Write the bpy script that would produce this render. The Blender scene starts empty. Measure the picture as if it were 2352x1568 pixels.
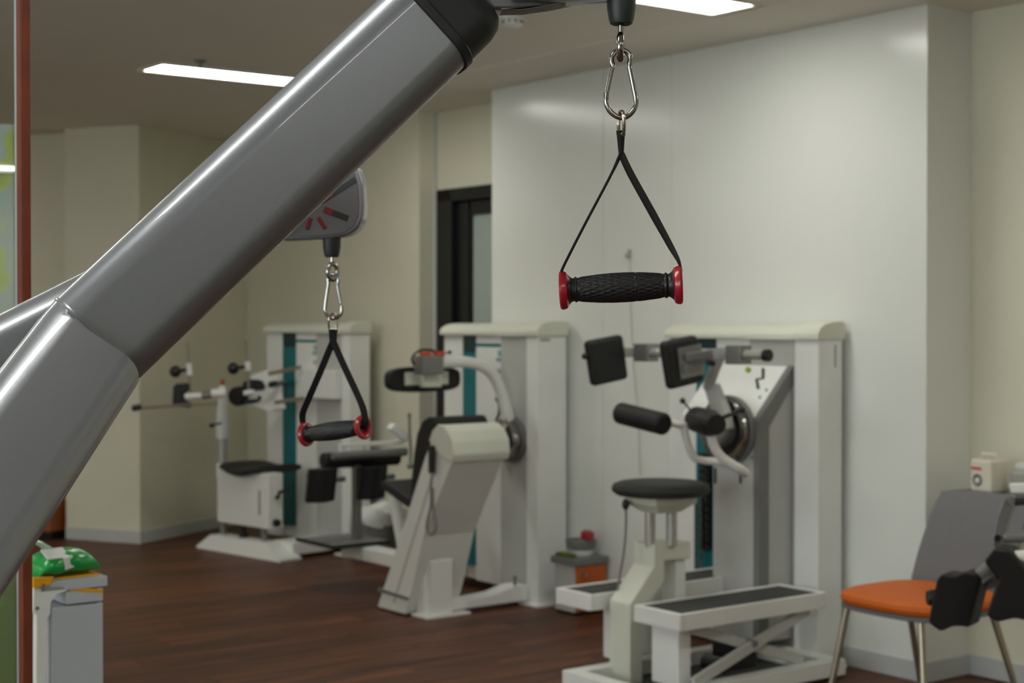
import bpy, bmesh, math, random
from mathutils import Vector, Matrix

random.seed(7)
sc = bpy.context.scene
COL = sc.collection
pi = math.pi

# ------------------------------------------------------------------ camera
FP, CX, CY, HC = 3593.0, 1176.0, 784.0, 1.33
TH = math.atan(49.0 / FP)
CAM = Vector((0, 0, HC))
cd = bpy.data.cameras.new('camera')
cam = bpy.data.objects.new('camera', cd)
COL.objects.link(cam)
cam.location = CAM
cam.rotation_euler = (pi / 2 - TH, 0, 0)
cd.sensor_width = 36.0
cd.lens = FP / 2352.0 * 36.0
cd.clip_start = 0.05
cd.dof.use_dof = True
cd.dof.focus_distance = 1.80
cd.dof.aperture_fstop = 8.6
sc.camera = cam

# ------------------------------------------------------------------ world, exposure
w = bpy.data.worlds.new('world')
sc.world = w
w.use_nodes = True
w.node_tree.nodes['Background'].inputs[0].default_value = (0.05, 0.055, 0.06, 1)
w.node_tree.nodes['Background'].inputs[1].default_value = 0.3
sc.view_settings.view_transform = 'Standard'
sc.view_settings.look = 'None'
sc.view_settings.gamma = 1.0
sc.view_settings.use_curve_mapping = False
sc.view_settings.exposure = 0.0
LAMP_POWER = 16.6
LAMP_COLOR = (0.975, 0.975, 0.90)
WINDOW_POWER = 5.0
WINDOW_COLOR = (0.86, 0.95, 1.0)
CEIL = 2.487


# ------------------------------------------------------------------ pixel -> place helpers
def ray(px, py):
    u = (px - CX) / FP
    v = (CY - py) / FP
    return Vector((u, math.cos(TH) + v * math.sin(TH), -math.sin(TH) + v * math.cos(TH)))


def P(px, py, Y):
    d = ray(px, py)
    return CAM + d * (Y / d.y)


def at_z(px, py, z):
    d = ray(px, py)
    return CAM + d * ((z - HC) / d.z)


class Frame:
    def __init__(s, origin, ang):
        s.M = Matrix.Translation(Vector(origin)) @ Matrix.Rotation(ang, 4, 'Z')
        s.I = s.M.inverted()

    def pl(s, px, py, axis, val):
        o = s.I @ CAM
        d = s.I.to_3x3() @ ray(px, py)
        return o + d * ((val - o[axis]) / d[axis])

    def P(s, px, py, Y):
        return s.I @ P(px, py, Y)

    def loc(s, v):
        return s.I @ Vector(v)

    def wld(s, v):
        return s.M @ Vector(v)


UA = math.atan2(-3593, 2701)
W = Frame((0, 0, 0), UA)

# ------------------------------------------------------------------ materials
MATS = {}


def lin(c):
    return tuple(((x / 255) / 12.92 if x / 255 <= 0.04045 else ((x / 255 + 0.055) / 1.055) ** 2.4) for x in c)


def mat(name, color, rough=0.5, metal=0.0, var=0.06, scale=12.0, bump=0.0, bscale=200.0, coat=0.0,
        coat_rough=0.1, spec=0.5, trans=0.0, srgb=True):
    m = bpy.data.materials.new(name)
    m.use_nodes = True
    nt = m.node_tree
    b = nt.nodes['Principled BSDF']
    c = lin(color) if srgb else color
    tc = nt.nodes.new('ShaderNodeTexCoord')
    n = nt.nodes.new('ShaderNodeTexNoise')
    n.inputs['Scale'].default_value = scale
    n.inputs['Detail'].default_value = 4
    nt.links.new(tc.outputs['Object'], n.inputs['Vector'])
    r = nt.nodes.new('ShaderNodeValToRGB')
    r.color_ramp.elements[0].position = 0.3
    r.color_ramp.elements[1].position = 0.7
    r.color_ramp.elements[0].color = tuple(x * (1 - var) for x in c) + (1,)
    r.color_ramp.elements[1].color = tuple(min(1, x * (1 + var)) for x in c) + (1,)
    nt.links.new(n.outputs['Fac'], r.inputs[0])
    nt.links.new(r.outputs[0], b.inputs['Base Color'])
    b.inputs['Roughness'].default_value = rough
    b.inputs['Metallic'].default_value = metal
    b.inputs['Specular IOR Level'].default_value = spec
    b.inputs['Coat Weight'].default_value = coat
    b.inputs['Coat Roughness'].default_value = coat_rough
    b.inputs['Transmission Weight'].default_value = trans
    if bump > 0:
        n2 = nt.nodes.new('ShaderNodeTexNoise')
        n2.inputs['Scale'].default_value = bscale
        n2.inputs['Detail'].default_value = 2
        nt.links.new(tc.outputs['Object'], n2.inputs['Vector'])
        bp = nt.nodes.new('ShaderNodeBump')
        bp.inputs['Strength'].default_value = bump
        bp.inputs['Distance'].default_value = 0.001
        nt.links.new(n2.outputs['Fac'], bp.inputs['Height'])
        nt.links.new(bp.outputs[0], b.inputs['Normal'])
    MATS[name] = m
    return m


mat('silver_paint', (132, 135, 141), 0.33, 0.5, 0.05, 900, 0.10, 1500, 0.7, 0.04)
mat('black_rubber', (30, 33, 34), 0.5, 0, 0.1, 30, 0.1, 900)
mat('green_black_rubber', (38, 48, 47), 0.45, 0, 0.08, 30)
mat('chrome', (165, 164, 162), 0.14, 1.0, 0.03, 40)
mat('brushed_metal', (188, 188, 182), 0.3, 0.55, 0.05, 30)
mat('worn_steel', (185, 178, 165), 0.2, 1.0, 0.12, 60)
mat('red_plastic', (165, 22, 40), 0.28, 0, 0.06, 40, coat=0.4)
mat('housing_grey', (96, 96, 98), 0.5, 0, 0.04, 30)
mat('dark_red', (128, 16, 24), 0.4, 0, 0.1, 30)
mat('webbing', (9, 9, 10), 0.8, 0, 0.3, 400, 0.6, 1500)
mat('grip_rubber', (24, 25, 26), 0.36, 0, 0.1, 60)
mat('white_enamel', (236, 237, 233), 0.4, 0, 0.02, 5)
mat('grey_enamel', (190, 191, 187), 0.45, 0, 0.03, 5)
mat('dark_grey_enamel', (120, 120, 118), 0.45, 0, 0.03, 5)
mat('cream_plastic', (218, 219, 204), 0.45, 0, 0.03, 6)
mat('teal_plastic', (0, 112, 120), 0.4, 0, 0.05, 8)
mat('smoked_teal', (5, 55, 62), 0.25, 0, 0.05, 8)
mat('pale_teal_print', (110, 165, 165), 0.5, 0, 0.05, 8)
mat('grey_print', (165, 165, 155), 0.5, 0, 0.05, 8)
mat('upholstery', (15, 15, 16), 0.55, 0, 0.12, 30, 0.15, 600)
mat('upholstery_soft', (34, 34, 34), 0.6, 0, 0.12, 30, 0.15, 600)
mat('black_plastic', (22, 22, 22), 0.4, 0, 0.1, 30)
mat('grey_metal', (140, 140, 138), 0.35, 0.6, 0.05, 20)
mat('dark_mat', (62, 62, 60), 0.7, 0, 0.12, 25, 0.3, 300)
mat('orange_vinyl', (205, 99, 4), 0.6, 0, 0.05, 12)
mat('chair_grey', (108, 108, 110), 0.6, 0, 0.04, 40, 0.1, 500)
mat('wall_white', (230, 232, 226), 0.2, 0, 0.012, 1.5, spec=0.45)
mat('wall_beige', (220, 217, 196), 0.7, 0, 0.03, 2.0, 0.1, 120)
mat('ceiling_paint', (228, 224, 212), 0.85, 0, 0.02, 2.0)
mat('baseboard_vinyl', (190, 192, 190), 0.5, 0, 0.03, 6)
mat('door_black', (24, 26, 27), 0.4, 0, 0.1, 6)
mat('frosted_glass', (168, 180, 172), 0.5, 0, 0.03, 3)
mat('brown_laminate', (150, 78, 34), 0.5, 0, 0.15, 10)
mat('orange_laminate', (188, 92, 30), 0.5, 0, 0.15, 10)
mat('red_brown_wood', (104, 42, 12), 0.65, 0, 0.22, 14)
mat('aluminium', (175, 185, 190), 0.35, 0.5, 0.05, 20)
mat('green_plastic', (20, 160, 70), 0.25, 0, 0.12, 25, coat=0.3)
mat('white_plastic', (225, 228, 224), 0.35, 0, 0.03, 20)
mat('yellow_vinyl', (232, 165, 20), 0.5, 0, 0.08, 20)
mat('pale_grey_panel', (190, 195, 203), 0.5, 0, 0.02, 6)
mat('olive_cloth', (90, 105, 45), 0.85, 0, 0.35, 60)
mat('ivory_plastic', (222, 216, 198), 0.5, 0, 0.03, 15)
mat('red_print', (205, 90, 90), 0.5, 0, 0.05, 15)
mat('lime_print', (140, 175, 40), 0.5, 0, 0.05, 15)
mat('orange_red_plastic', (215, 80, 45), 0.4, 0, 0.05, 15)
mat('bin_grey', (120, 122, 118), 0.45, 0, 0.05, 10)
mat('leg_metal', (168, 160, 142), 0.3, 0.8, 0.05, 20)
mat('rim_white', (232, 232, 228), 0.5, 0, 0.02, 8)


def glass_mat():
    m = bpy.data.materials.new('pane_glass')
    m.use_nodes = True
    nt = m.node_tree
    b = nt.nodes['Principled BSDF']
    n = nt.nodes.new('ShaderNodeTexNoise')
    n.inputs['Scale'].default_value = 3
    r = nt.nodes.new('ShaderNodeValToRGB')
    r.color_ramp.elements[0].color = (0.90, 0.96, 0.93, 1)
    r.color_ramp.elements[1].color = (0.94, 0.99, 0.96, 1)
    nt.links.new(n.outputs['Fac'], r.inputs[0])
    nt.links.new(r.outputs[0], b.inputs['Base Color'])
    b.inputs['Transmission Weight'].default_value = 1.0
    b.inputs['Roughness'].default_value = 0.02
    b.inputs['IOR'].default_value = 1.45
    MATS['pane_glass'] = m


glass_mat()


def emit_mat(name, color, power):
    m = bpy.data.materials.new(name)
    m.use_nodes = True
    nt = m.node_tree
    b = nt.nodes['Principled BSDF']
    b.inputs['Base Color'].default_value = (0.8, 0.8, 0.78, 1)
    n = nt.nodes.new('ShaderNodeTexNoise')
    n.inputs['Scale'].default_value = 2
    r = nt.nodes.new('ShaderNodeValToRGB')
    r.color_ramp.elements[0].color = tuple(0.98 * x for x in color) + (1,)
    r.color_ramp.elements[1].color = color + (1,)
    nt.links.new(n.outputs['Fac'], r.inputs[0])
    nt.links.new(r.outputs[0], b.inputs['Emission Color'])
    b.inputs['Emission Strength'].default_value = power
    MATS[name] = m


emit_mat('lamp_diffuser', LAMP_COLOR, LAMP_POWER)
emit_mat('backlit_pane', WINDOW_COLOR, WINDOW_POWER)


def wood_mat(name, dark, light, per_object):
    m = bpy.data.materials.new(name)
    m.use_nodes = True
    nt = m.node_tree
    b = nt.nodes['Principled BSDF']
    N, L = nt.nodes.new, nt.links.new
    tc = N('ShaderNodeTexCoord')
    mp = N('ShaderNodeMapping')
    mp.inputs['Scale'].default_value = (38, 1.6, 1)
    L(tc.outputs['Object'], mp.inputs['Vector'])
    oi = N('ShaderNodeObjectInfo')
    add = N('ShaderNodeVectorMath')
    add.operation = 'ADD'
    cmb = N('ShaderNodeCombineXYZ')
    mul = N('ShaderNodeMath')
    mul.operation = 'MULTIPLY'
    mul.inputs[1].default_value = 90.0
    L(oi.outputs['Random'], mul.inputs[0])
    L(mul.outputs[0], cmb.inputs['X'])
    L(mul.outputs[0], cmb.inputs['Y'])
    L(mp.outputs[0], add.inputs[0])
    L(cmb.outputs[0], add.inputs[1])
    n = N('ShaderNodeTexNoise')
    n.inputs['Scale'].default_value = 1.0
    n.inputs['Detail'].default_value = 6
    n.inputs['Distortion'].default_value = 0.6
    L(add.outputs[0], n.inputs['Vector'])
    r = N('ShaderNodeValToRGB')
    r.color_ramp.elements[0].position = 0.33
    r.color_ramp.elements[1].position = 0.70
    r.color_ramp.elements[0].color = lin(dark) + (1,)
    r.color_ramp.elements[1].color = lin(light) + (1,)
    L(n.outputs['Fac'], r.inputs[0])
    hsv = N('ShaderNodeHueSaturation')
    mr = N('ShaderNodeMapRange')
    mr.inputs['To Min'].default_value = 0.72 if per_object else 1.0
    mr.inputs['To Max'].default_value = 1.22 if per_object else 1.0
    L(oi.outputs['Random'], mr.inputs[0])
    L(mr.outputs[0], hsv.inputs['Value'])
    L(r.outputs[0], hsv.inputs['Color'])
    L(hsv.outputs[0], b.inputs['Base Color'])
    b.inputs['Roughness'].default_value = 0.48
    b.inputs['Specular IOR Level'].default_value = 0.35
    MATS[name] = m


wood_mat('floor_wood', (58, 35, 22), (120, 70, 43), True)
wood_mat('floor_base_wood', (60, 37, 24), (104, 62, 40), False)


def leaf_mat():
    m = bpy.data.materials.new('leaf_print')
    m.use_nodes = True
    nt = m.node_tree
    b = nt.nodes['Principled BSDF']
    N, L = nt.nodes.new, nt.links.new
    tc = N('ShaderNodeTexCoord')
    mp = N('ShaderNodeMapping')
    mp.inputs['Scale'].default_value = (1.0, 1.0, 1.0)
    L(tc.outputs['Object'], mp.inputs['Vector'])
    n1 = N('ShaderNodeTexNoise')
    n1.inputs['Scale'].default_value = 7.0
    n1.inputs['Detail'].default_value = 1.0
    L(mp.outputs[0], n1.inputs['Vector'])
    v = N('ShaderNodeTexVoronoi')
    v.inputs['Scale'].default_value = 11.0
    L(mp.outputs[0], v.inputs['Vector'])
    mixv = N('ShaderNodeMath')
    mixv.operation = 'ADD'
    L(n1.outputs['Fac'], mixv.inputs[0])
    mv = N('ShaderNodeMath')
    mv.operation = 'MULTIPLY'
    mv.inputs[1].default_value = 0.55
    L(v.outputs['Distance'], mv.inputs[0])
    L(mv.outputs[0], mixv.inputs[1])
    sx = N('ShaderNodeSeparateXYZ')
    L(tc.outputs['Object'], sx.inputs[0])
    hz = N('ShaderNodeMapRange')          # the print has more foliage lower down
    hz.inputs['From Min'].default_value = 0.95
    hz.inputs['From Max'].default_value = 0.58
    L(sx.outputs['Z'], hz.inputs[0])
    sub = N('ShaderNodeMath')
    sub.operation = 'SUBTRACT'
    L(mixv.outputs[0], sub.inputs[0])
    L(hz.outputs[0], sub.inputs[1])
    r = N('ShaderNodeValToRGB')
    e = r.color_ramp.elements
    e[0].position = 0.0
    e[0].color = lin((62, 98, 26)) + (1,)
    e[1].position = 0.84
    e[1].color = lin((128, 146, 138)) + (1,)
    a = e.new(0.35); a.color = lin((92, 128, 20)) + (1,)
    a = e.new(0.74); a.color = lin((140, 158, 20)) + (1,)
    a = e.new(0.78); a.color = lin((128, 146, 138)) + (1,)
    L(sub.outputs[0], r.inputs[0])
    L(r.outputs[0], b.inputs['Base Color'])
    b.inputs['Roughness'].default_value = 0.4
    MATS['leaf_print'] = m


leaf_mat()


# ------------------------------------------------------------------ mesh builder
class MB:
    def __init__(s):
        s.bm = bmesh.new()

    def _add(s, verts, faces):
        vs = [s.bm.verts.new(v) for v in verts]
        for f in faces:
            try:
                s.bm.faces.new([vs[i] for i in f])
            except ValueError:
                pass
        return vs

    def merge(s, other):
        me = bpy.data.meshes.new('tmp')
        other.to_mesh(me)
        other.free()
        s.bm.from_mesh(me)
        bpy.data.meshes.remove(me)

    def box(s, x0, x1, y0, y1, z0, z1, bev=0.0, seg=2, R=None):
        b = bmesh.new()
        c = [(x0, y0, z0), (x1, y0, z0), (x1, y1, z0), (x0, y1, z0), (x0, y0, z1), (x1, y0, z1), (x1, y1, z1), (x0, y1, z1)]
        vs = [b.verts.new(v) for v in c]
        for f in ((3, 2, 1, 0), (4, 5, 6, 7), (0, 1, 5, 4), (1, 2, 6, 5), (2, 3, 7, 6), (3, 0, 4, 7)):
            b.faces.new([vs[i] for i in f])
        b.normal_update()
        bmesh.ops.recalc_face_normals(b, faces=b.faces[:])
        if bev > 0:
            bmesh.ops.bevel(b, geom=b.edges[:], offset=bev, segments=seg, affect='EDGES', profile=0.5)
        if R is not None:
            bmesh.ops.transform(b, matrix=R, verts=b.verts[:])
        s.merge(b)
        return s

    def cbox(s, c, size, bev=0.0, seg=2, rot=None):
        R = Matrix.Translation(Vector(c))
        if rot is not None:
            R = R @ rot.to_4x4()
        x, y, z = (a / 2 for a in size)
        return s.box(-x, x, -y, y, -z, z, bev, seg, R)

    def prism(s, poly, vec, bev=0.0, seg=2):
        b = bmesh.new()
        vec = Vector(vec)
        n = len(poly)
        a = [b.verts.new(Vector(p)) for p in poly]
        c = [b.verts.new(Vector(p) + vec) for p in poly]
        b.faces.new(a)
        b.faces.new(c[::-1])
        for i in range(n):
            b.faces.new((a[i], c[i], c[(i + 1) % n], a[(i + 1) % n]))
        bmesh.ops.recalc_face_normals(b, faces=b.faces[:])
        if bev > 0:
            bmesh.ops.bevel(b, geom=b.edges[:], offset=bev, segments=seg, affect='EDGES', profile=0.5, clamp_overlap=True)
        s.merge(b)
        return s

    def loft(s, rings, closed=False, caps=True):
        n = len(rings[0])
        vs = []
        for r in rings:
            vs.append([s.bm.verts.new(Vector(p)) for p in r])
        m = len(vs)
        fs = []
        for i in range(m if closed else m - 1):
            a, b = vs[i], vs[(i + 1) % m]
            for j in range(n):
                k = (j + 1) % n
                try:
                    fs.append(s.bm.faces.new((a[j], a[k], b[k], b[j])))
                except ValueError:
                    pass
        if caps and not closed:
            fs.append(s.bm.faces.new(vs[0][::-1]))
            fs.append(s.bm.faces.new(vs[-1]))
        bmesh.ops.recalc_face_normals(s.bm, faces=fs)
        return s

    def tube(s, pts, r, seg=12, closed=False, smooth=0):
        pts = [Vector(p) for p in pts]
        if smooth:
            pts = spline(pts, smooth, closed)
        n = len(pts)
        rr = r if isinstance(r, (list, tuple)) else None
        if rr and len(rr) != n:
            m = len(rr)
            rr = [rr[min(m - 1, int(i * (m - 1) / (n - 1)))] + (rr[min(m - 1, int(i * (m - 1) / (n - 1)) + 1)] - rr[min(m - 1, int(i * (m - 1) / (n - 1)))]) * ((i * (m - 1) / (n - 1)) % 1.0) for i in range(n)]
        rings = []
        t0 = None
        ex = None
        for i, p in enumerate(pts):
            if closed:
                t = (pts[(i + 1) % n] - pts[i - 1]).normalized()
            else:
                t = (pts[min(i + 1, n - 1)] - pts[max(i - 1, 0)]).normalized()
            if ex is None:
                up = Vector((0, 0, 1)) if abs(t.z) < 0.9 else Vector((1, 0, 0))
                ex = t.cross(up).normalized()
            else:
                ex = (ex - t * ex.dot(t)).normalized()
            ey = t.cross(ex)
            q = rr[i] if rr else r
            rings.append([p + ex * (q * math.cos(2 * pi * k / seg)) + ey * (q * math.sin(2 * pi * k / seg)) for k in range(seg)])
        return s.loft(rings, closed=closed)

    def lathe(s, prof, c, axis, seg=32, closed=False):
        axis = Vector(axis).normalized()
        up = Vector((0, 0, 1)) if abs(axis.z) < 0.9 else Vector((1, 0, 0))
        ex = axis.cross(up).normalized()
        ey = axis.cross(ex)
        c = Vector(c)
        rings = [[c + axis * h + (ex * math.cos(2 * pi * k / seg) + ey * math.sin(2 * pi * k / seg)) * max(r, 1e-5) for k in range(seg)] for h, r in prof]
        return s.loft(rings, closed=closed)

    def cyl(s, a, b, r, seg=20):
        a, b = Vector(a), Vector(b)
        L = (b - a).length
        e = min(r * 0.12, L * 0.2)
        return s.lathe([(0, r - e), (e, r), (L - e, r), (L, r - e)], a, b - a, seg)

    def ball(s, c, r, seg=16, scale=(1, 1, 1)):
        b = bmesh.new()
        bmesh.ops.create_uvsphere(b, u_segments=seg, v_segments=seg // 2, radius=r)
        bmesh.ops.transform(b, matrix=Matrix.Translation(Vector(c)) @ Matrix.Diagonal(Vector(scale)).to_4x4(), verts=b.verts[:])
        s.merge(b)
        return s

    def ribbon(s, pts, wd, w, t, smooth=0):
        pts = [Vector(p) for p in pts]
        n0 = len(pts)
        wd = [Vector(x).normalized() for x in wd]
        if smooth:
            q = spline(pts, smooth)
            w2 = [wd[min(n0 - 1, int(i * (n0 - 1) / (len(q) - 1)))].lerp(wd[min(n0 - 1, int(i * (n0 - 1) / (len(q) - 1)) + 1)], (i * (n0 - 1) / (len(q) - 1)) % 1.0).normalized() for i in range(len(q))]
            pts, wd = q, w2
        rings = []
        for i, p in enumerate(pts):
            tg = (pts[min(i + 1, len(pts) - 1)] - pts[max(i - 1, 0)]).normalized()
            a = (wd[i] - tg * wd[i].dot(tg)).normalized()
            b = tg.cross(a)
            ww = w[0] + (w[1] - w[0]) * i / (len(pts) - 1) if isinstance(w, tuple) else w
            c = 0.3 * t
            rings.append([p + a * (ww / 2) + b * (t / 2 - c), p + a * (ww / 2 - c) + b * (t / 2), p - a * (ww / 2 - c) + b * (t / 2), p - a * (ww / 2) + b * (t / 2 - c),
                          p - a * (ww / 2) - b * (t / 2 - c), p - a * (ww / 2 - c) - b * (t / 2), p + a * (ww / 2 - c) - b * (t / 2), p + a * (ww / 2) - b * (t / 2 - c)])
        return s.loft(rings)

    def build(s, name, m, parent=None, ang=35, loc=None, label=None):
        """verts are in the frame of the thing's root; parts carry identity transforms"""
        me = bpy.data.meshes.new(name)
        if loc is not None:
            bmesh.ops.translate(s.bm, vec=-Vector(loc), verts=s.bm.verts[:])
        s.bm.normal_update()
        s.bm.to_mesh(me)
        s.bm.free()
        me.polygons.foreach_set('use_smooth', [True] * len(me.polygons))
        me.set_sharp_from_angle(angle=math.radians(ang))
        me.materials.append(MATS[m])
        o = bpy.data.objects.new(name, me)
        COL.objects.link(o)
        if loc is not None:
            o.location = loc
        if parent is not None:
            o.parent = parent
        if label:
            o['label'] = label
        if len(me.polygons) < 4000:
            wn = o.modifiers.new('weighted_normals', 'WEIGHTED_NORMAL')
            wn.keep_sharp = True
            wn.weight = 80
        return o


def spline(pts, sub, closed=False):
    n = len(pts)
    out = []
    rng = n if closed else n - 1
    for i in range(rng):
        if closed:
            p0, p1, p2, p3 = pts[i - 1], pts[i], pts[(i + 1) % n], pts[(i + 2) % n]
        else:
            p1, p2 = pts[i], pts[i + 1]
            p0 = pts[i - 1] if i > 0 else p1 * 2 - p2
            p3 = pts[i + 2] if i + 2 < n else p2 * 2 - p1
        for k in range(sub):
            t = k / sub
            out.append(0.5 * ((2 * p1) + (p2 - p0) * t + (2 * p0 - 5 * p1 + 4 * p2 - p3) * t * t + (3 * p1 - p0 - 3 * p2 + p3) * t ** 3))
    if not closed:
        out.append(pts[-1])
    return out


def thing(name, label, cat, F, group=None):
    o = bpy.data.objects.new(name, None)
    o.empty_display_size = 0.1
    COL.objects.link(o)
    o.matrix_world = F.M
    o['label'] = label
    o['category'] = cat
    if group:
        o['group'] = group
    return o


def tag(o, label, cat, group=None):
    o['label'] = label
    o['category'] = cat
    if group:
        o['group'] = group
    return o


def struct(o):
    o['kind'] = 'structure'
    return o


def wl(x, y, z=0.0):
    return W.wld((x, y, z))


# ------------------------------------------------------------------ room shell (in the frame of the right wall)
Y1 = 4.648          # face of the projecting white wall
Y2 = 4.905          # door wall and the wall beside the chair
Y3 = 4.795          # wall behind the far machine
XA = W.pl(1130, 700, 1, Y1).x
XB = W.pl(2128, 700, 1, Y1).x
XD = W.pl(1004, 700, 1, Y2).x
room = bpy.data.objects.new('anchor', None)


def wmesh(mb, name, m, parent=None):
    o = mb.build(name, m)
    if parent is None:
        o.matrix_world = W.M
    else:
        o.parent = parent
    return o


# floor
mb = MB()
mb.box(-13.2, 4.4, -3.9, 5.9, -0.12, -0.004)
floor = struct(wmesh(mb, 'floor', 'floor_base_wood'))
# ceiling with a lowered band along the white wall
mb = MB()
mb.box(-13.2, 4.4, -3.9, 5.9, CEIL, CEIL + 0.1)
struct(wmesh(mb, 'ceiling', 'ceiling_paint'))
mb = MB()
mb.box(XD - 0.2, 4.2, Y1 - 0.44, 5.0, CEIL - 0.005, CEIL + 0.002)
struct(wmesh(mb, 'trim_1', 'ceiling_paint'))

# white projecting wall: core and three glossy panels with joints
mb = MB()
mb.box(XA + 0.006, XB - 0.006, Y1 + 0.012, 5.3, 0, CEIL)
wr = struct(wmesh(mb, 'wall_right', 'grey_print'))
xs = [XA, W.pl(1385, 700, 1, Y1).x, W.pl(1542, 700, 1, Y1).x, XB]
for i in range(3):
    mb = MB()
    x0, x1 = xs[i] + (0.0012 if i else 0), xs[i + 1] - (0.0012 if i < 2 else 0)
    tilt = (0.0, 0.0010, 0.0)[i]
    c = [(x0, Y1 + tilt, 0.0), (x1, Y1, 0.0), (x1, Y1 + (0.012 if i < 2 else 0.65), 0.0), (x0, Y1 + (0.012 if i else 0.65), 0.0)]
    mb.prism(c, (0, 0, CEIL))
    wmesh(mb, 'wall_panel', 'wall_white', wr)

mb = MB()
mb.box(XB - 0.02, 4.4, Y2, 5.3, 0, CEIL)
struct(wmesh(mb, 'wall_back_right', 'wall_beige'))
# wall behind the far machine, with its little end face beside the door
c3 = W.loc((-1.80, 10.36, 0))
mb = MB()
mb.box(c3.x - 0.6, W.pl(963, 700, 1, Y3).x, Y3, 5.4, 0, CEIL)
struct(wmesh(mb, 'wall_back_left', 'wall_beige'))
# wall round the door: header and pier
DX0 = W.pl(1006, 700, 1, Y2).x
DX1 = DX0 + 0.95
zt = W.pl(1006, 437, 1, Y2).z
mb = MB()
mb.box(W.pl(963, 700, 1, Y3).x - 0.1, DX0, Y2, 5.3, 0, CEIL)
mb.box(DX0, DX1, Y2, 5.3, zt, CEIL)
mb.box(DX1, XB, Y2, 5.3, 0, CEIL)
struct(wmesh(mb, 'wall_back', 'wall_beige'))
mb = MB()
mb.box(DX0 - 0.03, DX0 - 0.006, Y2 - 0.012, Y2 + 0.001, 0, CEIL)
struct(wmesh(mb, 'trim_2', 'baseboard_vinyl'))
# door
mb = MB()
sw = W.pl(1040, 700, 1, Y2).x - DX0
mb.box(DX0, DX0 + sw, Y2 - 0.01, Y2 + 0.12, 0, zt, 0.004)
mb.box(DX1 - sw, DX1, Y2 - 0.01, Y2 + 0.12, 0, zt, 0.004)
mb.box(DX0, DX1, Y2 - 0.01, Y2 + 0.12, zt - 0.07, zt, 0.004)
door = struct(wmesh(mb, 'door_1', 'door_black'))
gx = W.pl(1086, 700, 1, Y2 + 0.04).x
gz = W.pl(1100, 492, 1, Y2 + 0.04).z
mb = MB()
mb.box(DX0 + sw + 0.004, gx - 0.02, Y2 + 0.025, Y2 + 0.07, 0.01, zt - 0.075, 0.004)
mb.box(gx - 0.02, gx, Y2 + 0.035, Y2 + 0.06, 0.2, gz + 0.02, 0.002)
mb.box(gx, DX1 - 0.25, Y2 + 0.025, Y2 + 0.07, gz, zt - 0.075, 0.004)
mb.box(gx, DX1 - 0.25, Y2 + 0.025, Y2 + 0.07, 0.01, 0.25, 0.004)
mb.box(DX1 - 0.25, DX1 - sw - 0.004, Y2 + 0.025, Y2 + 0.07, 0.01, zt - 0.075, 0.004)
wmesh(mb, 'door_leaf', 'door_black', door)
mb = MB()
mb.box(gx - 0.005, DX1 - 0.24, Y2 + 0.044, Y2 + 0.052, 0.24, gz + 0.01)
wmesh(mb, 'door_pane', 'frosted_glass', door)
# pillar / angled wall at the left
pc = P(320, 735, 9.28)
pl_ = P(150, 735, 9.50)
pc.z = pl_.z = 0
dl = (pl_ - pc).normalized()
dr = Vector((0.411, 0.912, 0))
mb = MB()
mb.prism([pc, pl_, pl_ + dr * 1.6, pc + dr * 1.6], (0, 0, CEIL))
struct(mb.build('wall_corner', 'wall_beige'))
rc = P(110, 735, 9.78)
rc.z = 0
mb = MB()
mb.prism([rc - dl * 0.5, rc + dl * 4.2, rc + dl * 4.2 + dr * 0.2, rc - dl * 0.5 + dr * 0.2], (0, 0, CEIL))
struct(mb.build('wall_left_back', 'wall_beige'))
# shell out of view
mb = MB(); mb.box(4.2, 4.4, -3.9, 5.3, 0, CEIL); struct(wmesh(mb, 'wall_front_right', 'wall_beige'))
mb = MB()
WX0, WX1, WZ0, WZ1 = -5.2, 1.6, 0.85, 2.2
mb.box(-13.2, WX0, -3.9, -3.7, 0, CEIL); mb.box(WX1, 4.4, -3.9, -3.7, 0, CEIL)
mb.box(WX0, WX1, -3.9, -3.7, 0, WZ0); mb.box(WX0, WX1, -3.9, -3.7, WZ1, CEIL)
struct(wmesh(mb, 'wall_front', 'wall_beige'))
mb = MB()
mb.box(WX0, WX1, -3.86, -3.74, WZ0, WZ0 + 0.05, 0.004); mb.box(WX0, WX1, -3.86, -3.74, WZ1 - 0.05, WZ1, 0.004)
for k in range(5):
    xx = WX0 + (WX1 - WX0 - 0.05) * k / 4
    mb.box(xx, xx + 0.05, -3.86, -3.74, WZ0, WZ1, 0.004)
win = struct(wmesh(mb, 'window_1', 'aluminium'))
for k in range(4):
    xx = WX0 + (WX1 - WX0 - 0.05) * k / 4
    mb = MB(); mb.box(xx + 0.05, xx + (WX1 - WX0 - 0.05) / 4, -3.81, -3.80, WZ0 + 0.05, WZ1 - 0.05)
    wmesh(mb, 'window_pane', 'backlit_pane', win)
mb = MB(); mb.box(-13.2, -13.0, -3.9, 5.9, 0, CEIL); struct(wmesh(mb, 'wall_left', 'wall_beige'))
mb = MB(); mb.box(-13.2, c3.x + 0.2, 5.7, 5.9, 0, CEIL); struct(wmesh(mb, 'wall_left_end', 'wall_beige'))
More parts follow.
